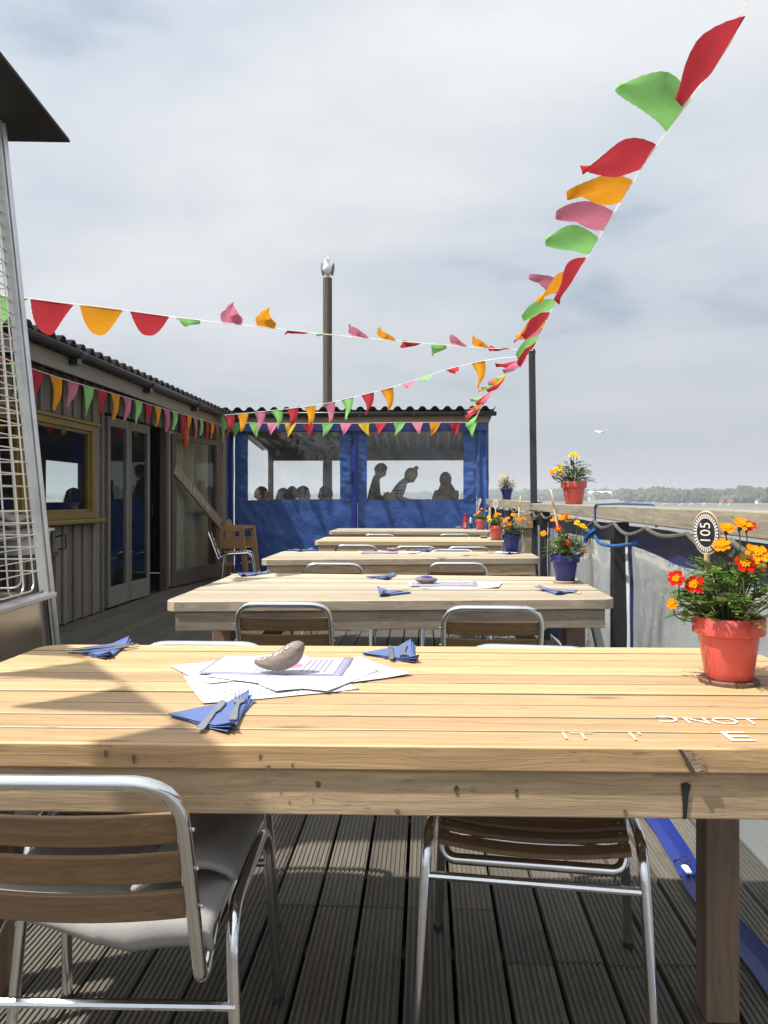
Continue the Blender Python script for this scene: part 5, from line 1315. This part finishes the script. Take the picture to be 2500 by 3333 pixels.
# E: from the pole to the right corner of the shelter, flags blown into a bunch
PE = string([PT_ + Vector((0, .05, -.03)), at(1690, 1175, 8.4), at(1655, 1212, 9.3), at(1610, 1262, 10.6), at(1575, 1308, 11.8), at(1545, 1370, 13.0)])
fE = []; LE = plen(PE)
for k in range(15): fE.append((.25 + k * (LE - .35) / 15, ['pink', 'red', 'green', 'orange'][k % 4], (-.75, .35, -.45 + .25 * sin(k * 2.1)), (0, 0, 1), .35 * sin(k * 1.3), .03))
bunting('bunting string bunched up between the black pole and the shelter corner', PE, fE, .006, .27, .27)
# G: overhead outside the frame, its shadow falls on the nearest table
PG = string([Vector((-2.6, 2.96, 2.42)), Vector((-1.79, 1.87, 2.35)), Vector((-1.13, .98, 2.35)), Vector((-.4, .0, 2.45))])
fG = [(.55 + .36 * k, c_, (-.35, -.1, -1), (-.5, 0, 0), .4, .01) for k, c_ in enumerate(['red', 'orange', 'pink', 'green', 'red', 'orange'])]
bunting('bunting string overhead out of view that shades the nearest table', PG, fG, .006, .28, .27)

# ================================================================== PEOPLE
def person(loc, rz, label, shirt, hair, pose='sit', lean=0., headpitch=.0, extra=None, hs=1.):
    t = thing('person', label, 'person', loc, radians(rz))
    # local: facing +x
    z0 = 0.
    if pose == 'sit': hip = Vector((0, 0, .50)); 
    else: hip = Vector((0, 0, .92))
    up = Vector((sin(lean), 0, cos(lean)))
    ch_ = hip + up * .38; nk = hip + up * .50 + Vector((.0, 0, 0)); hd_ = nk + Vector((sin(lean + headpitch) * .1, 0, cos(lean + headpitch) * .1)); hq = Vector((sin(lean + headpitch), 0, cos(lean + headpitch))); fw = Vector((cos(lean + headpitch), 0, -sin(lean + headpitch)))
    V = []; Rr = []; E_ = []
    def v(p, r_, a=None):
        V.append(Vector(p)); Rr.append(r_)
        if a is not None: E_.append((a, len(V) - 1))
        return len(V) - 1
    r0 = v(hip, (.17, .13)); a = v(hip + up * .18, (.16, .125), r0); c_ = v(ch_, (.19, .135), a); n_ = v(nk, (.07, .07), c_); h1 = v(hd_ - hq * .01 + fw * .015, (.06, .06), n_)
    for sy in (-1, 1):
        s_ = v(nk - up * .07 + Vector((0, sy * .17, 0)), (.075, .075), c_); el_ = v(nk - up * .33 + Vector((.08, sy * .22, 0)), (.055, .055), s_)
        wr_ = v(nk - up * .36 + Vector((.30, sy * .14, -.02)), (.03, .03), el_); ha = v(nk - up * .36 + Vector((.38, sy * .11, -.02)), (.034, .018), wr_)
        if pose == 'sit': kn_ = v((.42, sy * .1, .48), (.075, .075), r0); an = v((.44, sy * .1, .09), (.045, .045), kn_)
        else: kn_ = v((.03, sy * .1, .48), (.075, .075), r0); an = v((-.02, sy * .1, .09), (.045, .045), kn_)
        v(Vector(V[an]) + Vector((.14, 0, -.05)), (.035, .035), an)
    me = bpy.data.meshes.new('body'); me.from_pydata([tuple(q) for q in V], E_, []); me.materials.append(MT(shirt))
    o = bpy.data.objects.new('body', me); COL.objects.link(o); o.parent = t
    sk_ = o.modifiers.new('skin', 'SKIN'); sk_.use_smooth_shade = True
    if not me.skin_vertices: 
        bpy.context.view_layer.update()
    if me.skin_vertices:
        for i, sv in enumerate(me.skin_vertices[0].data): sv.radius = Rr[i]; sv.use_root = (i == 0)
    ss = o.modifiers.new('sub', 'SUBSURF'); ss.levels = 1; ss.render_levels = 2
    # head: skull, jaw, nose, ears, in one mesh
    M = Matrix((fw, Vector((0, 1, 0)), hq)).transposed().to_4x4(); M.translation = hd_ + hq * .06
    def hf(d):
        k = 1.
        if d.z < 0: k *= 1 - .16 * (-d.z) * (1 if d.x < .2 else .3)
        if d.x > .8 and abs(d.y) < .3 and -.35 < d.z < .12: k += .13 * (1 - abs(d.y) / .3) * (1 - abs(d.z + .18) / .35)
        if d.x > .7 and .05 < d.z < .35: k -= .03
        return k
    hm = MB().ball((0, 0, 0), (.098 * hs, .076 * hs, .12 * hs), 28, 22, M, f=hf)
    for sy in (-1, 1): hm.ball((-.005, sy * .077 * hs, -.01), (.018, .008, .03), 8, 6, M)
    hm.tube([M @ Vector((.0, 0, -.07)), M @ Vector((-.02, 0, -.16))], .05, 12)
    hm.build('head', 'skin', t, ang=80)
    for sy in (-1, 1): MB().ball((.088 * hs, sy * .03, .012), (.008, .011, .007), 8, 6, M).build('eye', 'black_metal', t)
    MB().ball((.094 * hs, 0, -.06), (.006, .022, .006), 8, 6, M).build('mouth', 'cloth_red', t)
    if hair:
        mt_, kind = hair
        if kind == 'short': MB().ball((-.012, 0, .022), (.107 * hs, .087 * hs, .118 * hs), 22, 16, M, f=lambda d: (1 + .10 * nz(d.x * 4, d.y * 4, d.z * 4)) if d.z > -.45 - .0 * d.x and not (d.x > .45 and d.z < .45) else .86).build('hair', mt_, t)
        if kind == 'long':
            m = MB().ball((-.012, 0, .015), (.112, .098, .125), 22, 16, M, f=lambda d: (1 + .08 * nz(d.x * 4, d.y * 4, d.z * 4)) if not (d.x > .55 and d.z < .35) else .84)
            m.tube([M @ Vector((-.03, 0, .02)), M @ Vector((-.04, 0, -.1)), M @ Vector((-.05, 0, -.22))], [.1, .105, .11], 16); m.build('hair', mt_, t)
        if kind == 'hat':
            m = MB().ball((-.015, 0, .035), (.118, .1, .125), 22, 16, M, f=lambda d: 1 + .05 * nz(d.x * 5, d.y * 5, d.z * 5)); m.build('knitted_hat', mt_, t)
            MB().ball((-.03, 0, .175), (.042, .042, .045), 14, 10, M, f=lambda d: 1 + .2 * nz(d.x * 5, d.y * 5, d.z * 5)).build('pompom', mt_, t)
        if kind == 'hood':
            m = MB().ball((-.01, 0, .02), (.125, .11, .145), 22, 16, M, f=lambda d: (1 + .06 * nz(d.x * 5, d.y * 5, d.z * 5)) if d.x < .6 else .83)
            m.tube([M @ Vector((-.03, 0, -.06)), M @ Vector((-.05, 0, -.15)), M @ Vector((-.06, 0, -.24))], [.1, .15, .19], 18); m.build('hood', mt_, t)
    return t
def bench(loc, lab, x=.5):
    t = thing('bench', lab, 'bench', loc); MB().box(-x, -.17, .40, x, .17, .44).build('seat', 'dark_timber', t, smooth=False)
    for sx in (-1, 1): MB().box(sx * (x - .1) - .03, -.14, 0, sx * (x - .1) + .03, .14, .4).build('leg', 'dark_timber', t, smooth=False)
def ppl(u, vtop, y, stand=False):
    k = (u - 1250) / F_; d = y / (cT + k * sT); p = at(u, vtop, d); return p
for (u, v_, y, rz, lab, sh_, hr) in [
        (853, 1584, 14.0, 5, 'person with dark short hair facing right, leftmost in the shelter window', 'cloth_navy', ('hair_dark', 'short')),
        (920, 1589, 14.3, 180, 'person with round dark hair in the left shelter window, left of a close pair', 'cloth_black', ('hair_dark', 'short')),
        (952, 1583, 14.1, 90, 'person seen from behind between two others in the left shelter window', 'cloth_black', ('hair_dark', 'short')),
        (988, 1582, 13.9, 0, 'person with dark hair facing right beside the pile in the left shelter window', 'cloth_red', ('hair_dark', 'short')),
        (1058, 1582, 14.0, 180, 'person with brown hair facing left at the right edge of the left window', 'cloth_navy', ('hair_dark', 'short'))]:
    p = ppl(u, v_, y); zt_ = p.z; off = zt_ - 1.315
    person((p.x, p.y, off), rz, lab, sh_, hr, hs=1.18)
    bench((p.x, p.y, off), 'low timber bench under the ' + lab.split(' in ')[0].split(' at ')[0].split(', ')[0].split(' beside ')[0], .22)
p = ppl(1232, 1511, 14.7); person((p.x - .12, p.y, p.z - 1.68), 5, 'standing person in dark clothes looking down to the right', 'cloth_black', ('hair_dark', 'short'), 'stand', .16, .35, hs=1.1)
p = ppl(1263, 1598, 14.2); person((p.x, p.y, p.z - 1.315), 60, 'child with light brown hair low in the right shelter window', 'cloth_navy', ('hair_blond', 'short'))
bench((p.x, p.y, p.z - 1.345), 'low timber bench under the light haired child', .2)
p = ppl(1322, 1530, 14.7); person((p.x - .3, p.y, p.z - 1.57), 0, 'person in striped top and cream bobble hat bending forward', 'cloth_stripe', ('hat_cream', 'hat'), 'stand', .55, .25, hs=1.12)
p = ppl(1450, 1540, 14.9); person((p.x, p.y, p.z - 1.72), 250, 'person in a pale hood and scarf standing at the right of the window', 'cloth_beige', ('cloth_beige', 'hood'), 'stand', .0, .05, hs=1.1)
q = at(237, 1575, 9.6); person((q.x, q.y, q.z - 1.345), 190, 'person in glasses seated inside the hut behind the mustard window', 'cloth_navy', ('hair_dark', 'short'))
bench((q.x, q.y, q.z - 1.345), 'bench inside the hut behind the mustard window', .25)
q = at(45, 1572, 8.9); person((q.x, q.y, q.z - 1.345), 170, 'person seated inside the hut, seen through the heater grille', 'cloth_black', ('hair_dark', 'short'))
bench((q.x, q.y, q.z - 1.345), 'bench inside the hut behind the heater grille', .25)

# ================================================================== HAZE
def hz(n):
    v = n.n('ShaderNodeVolumePrincipled', inp={'Color': (.86, .9, .95, 1), 'Density': .00055, 'Anisotropy': .3}).outputs[0]
    n.out(None, v)
mat('haze', hz)
hb = MB().box(-3200, -60, WZ - 1.5, 2600, 3600, 60).build('haze', 'haze', smooth=False); hb['kind'] = 'stuff'
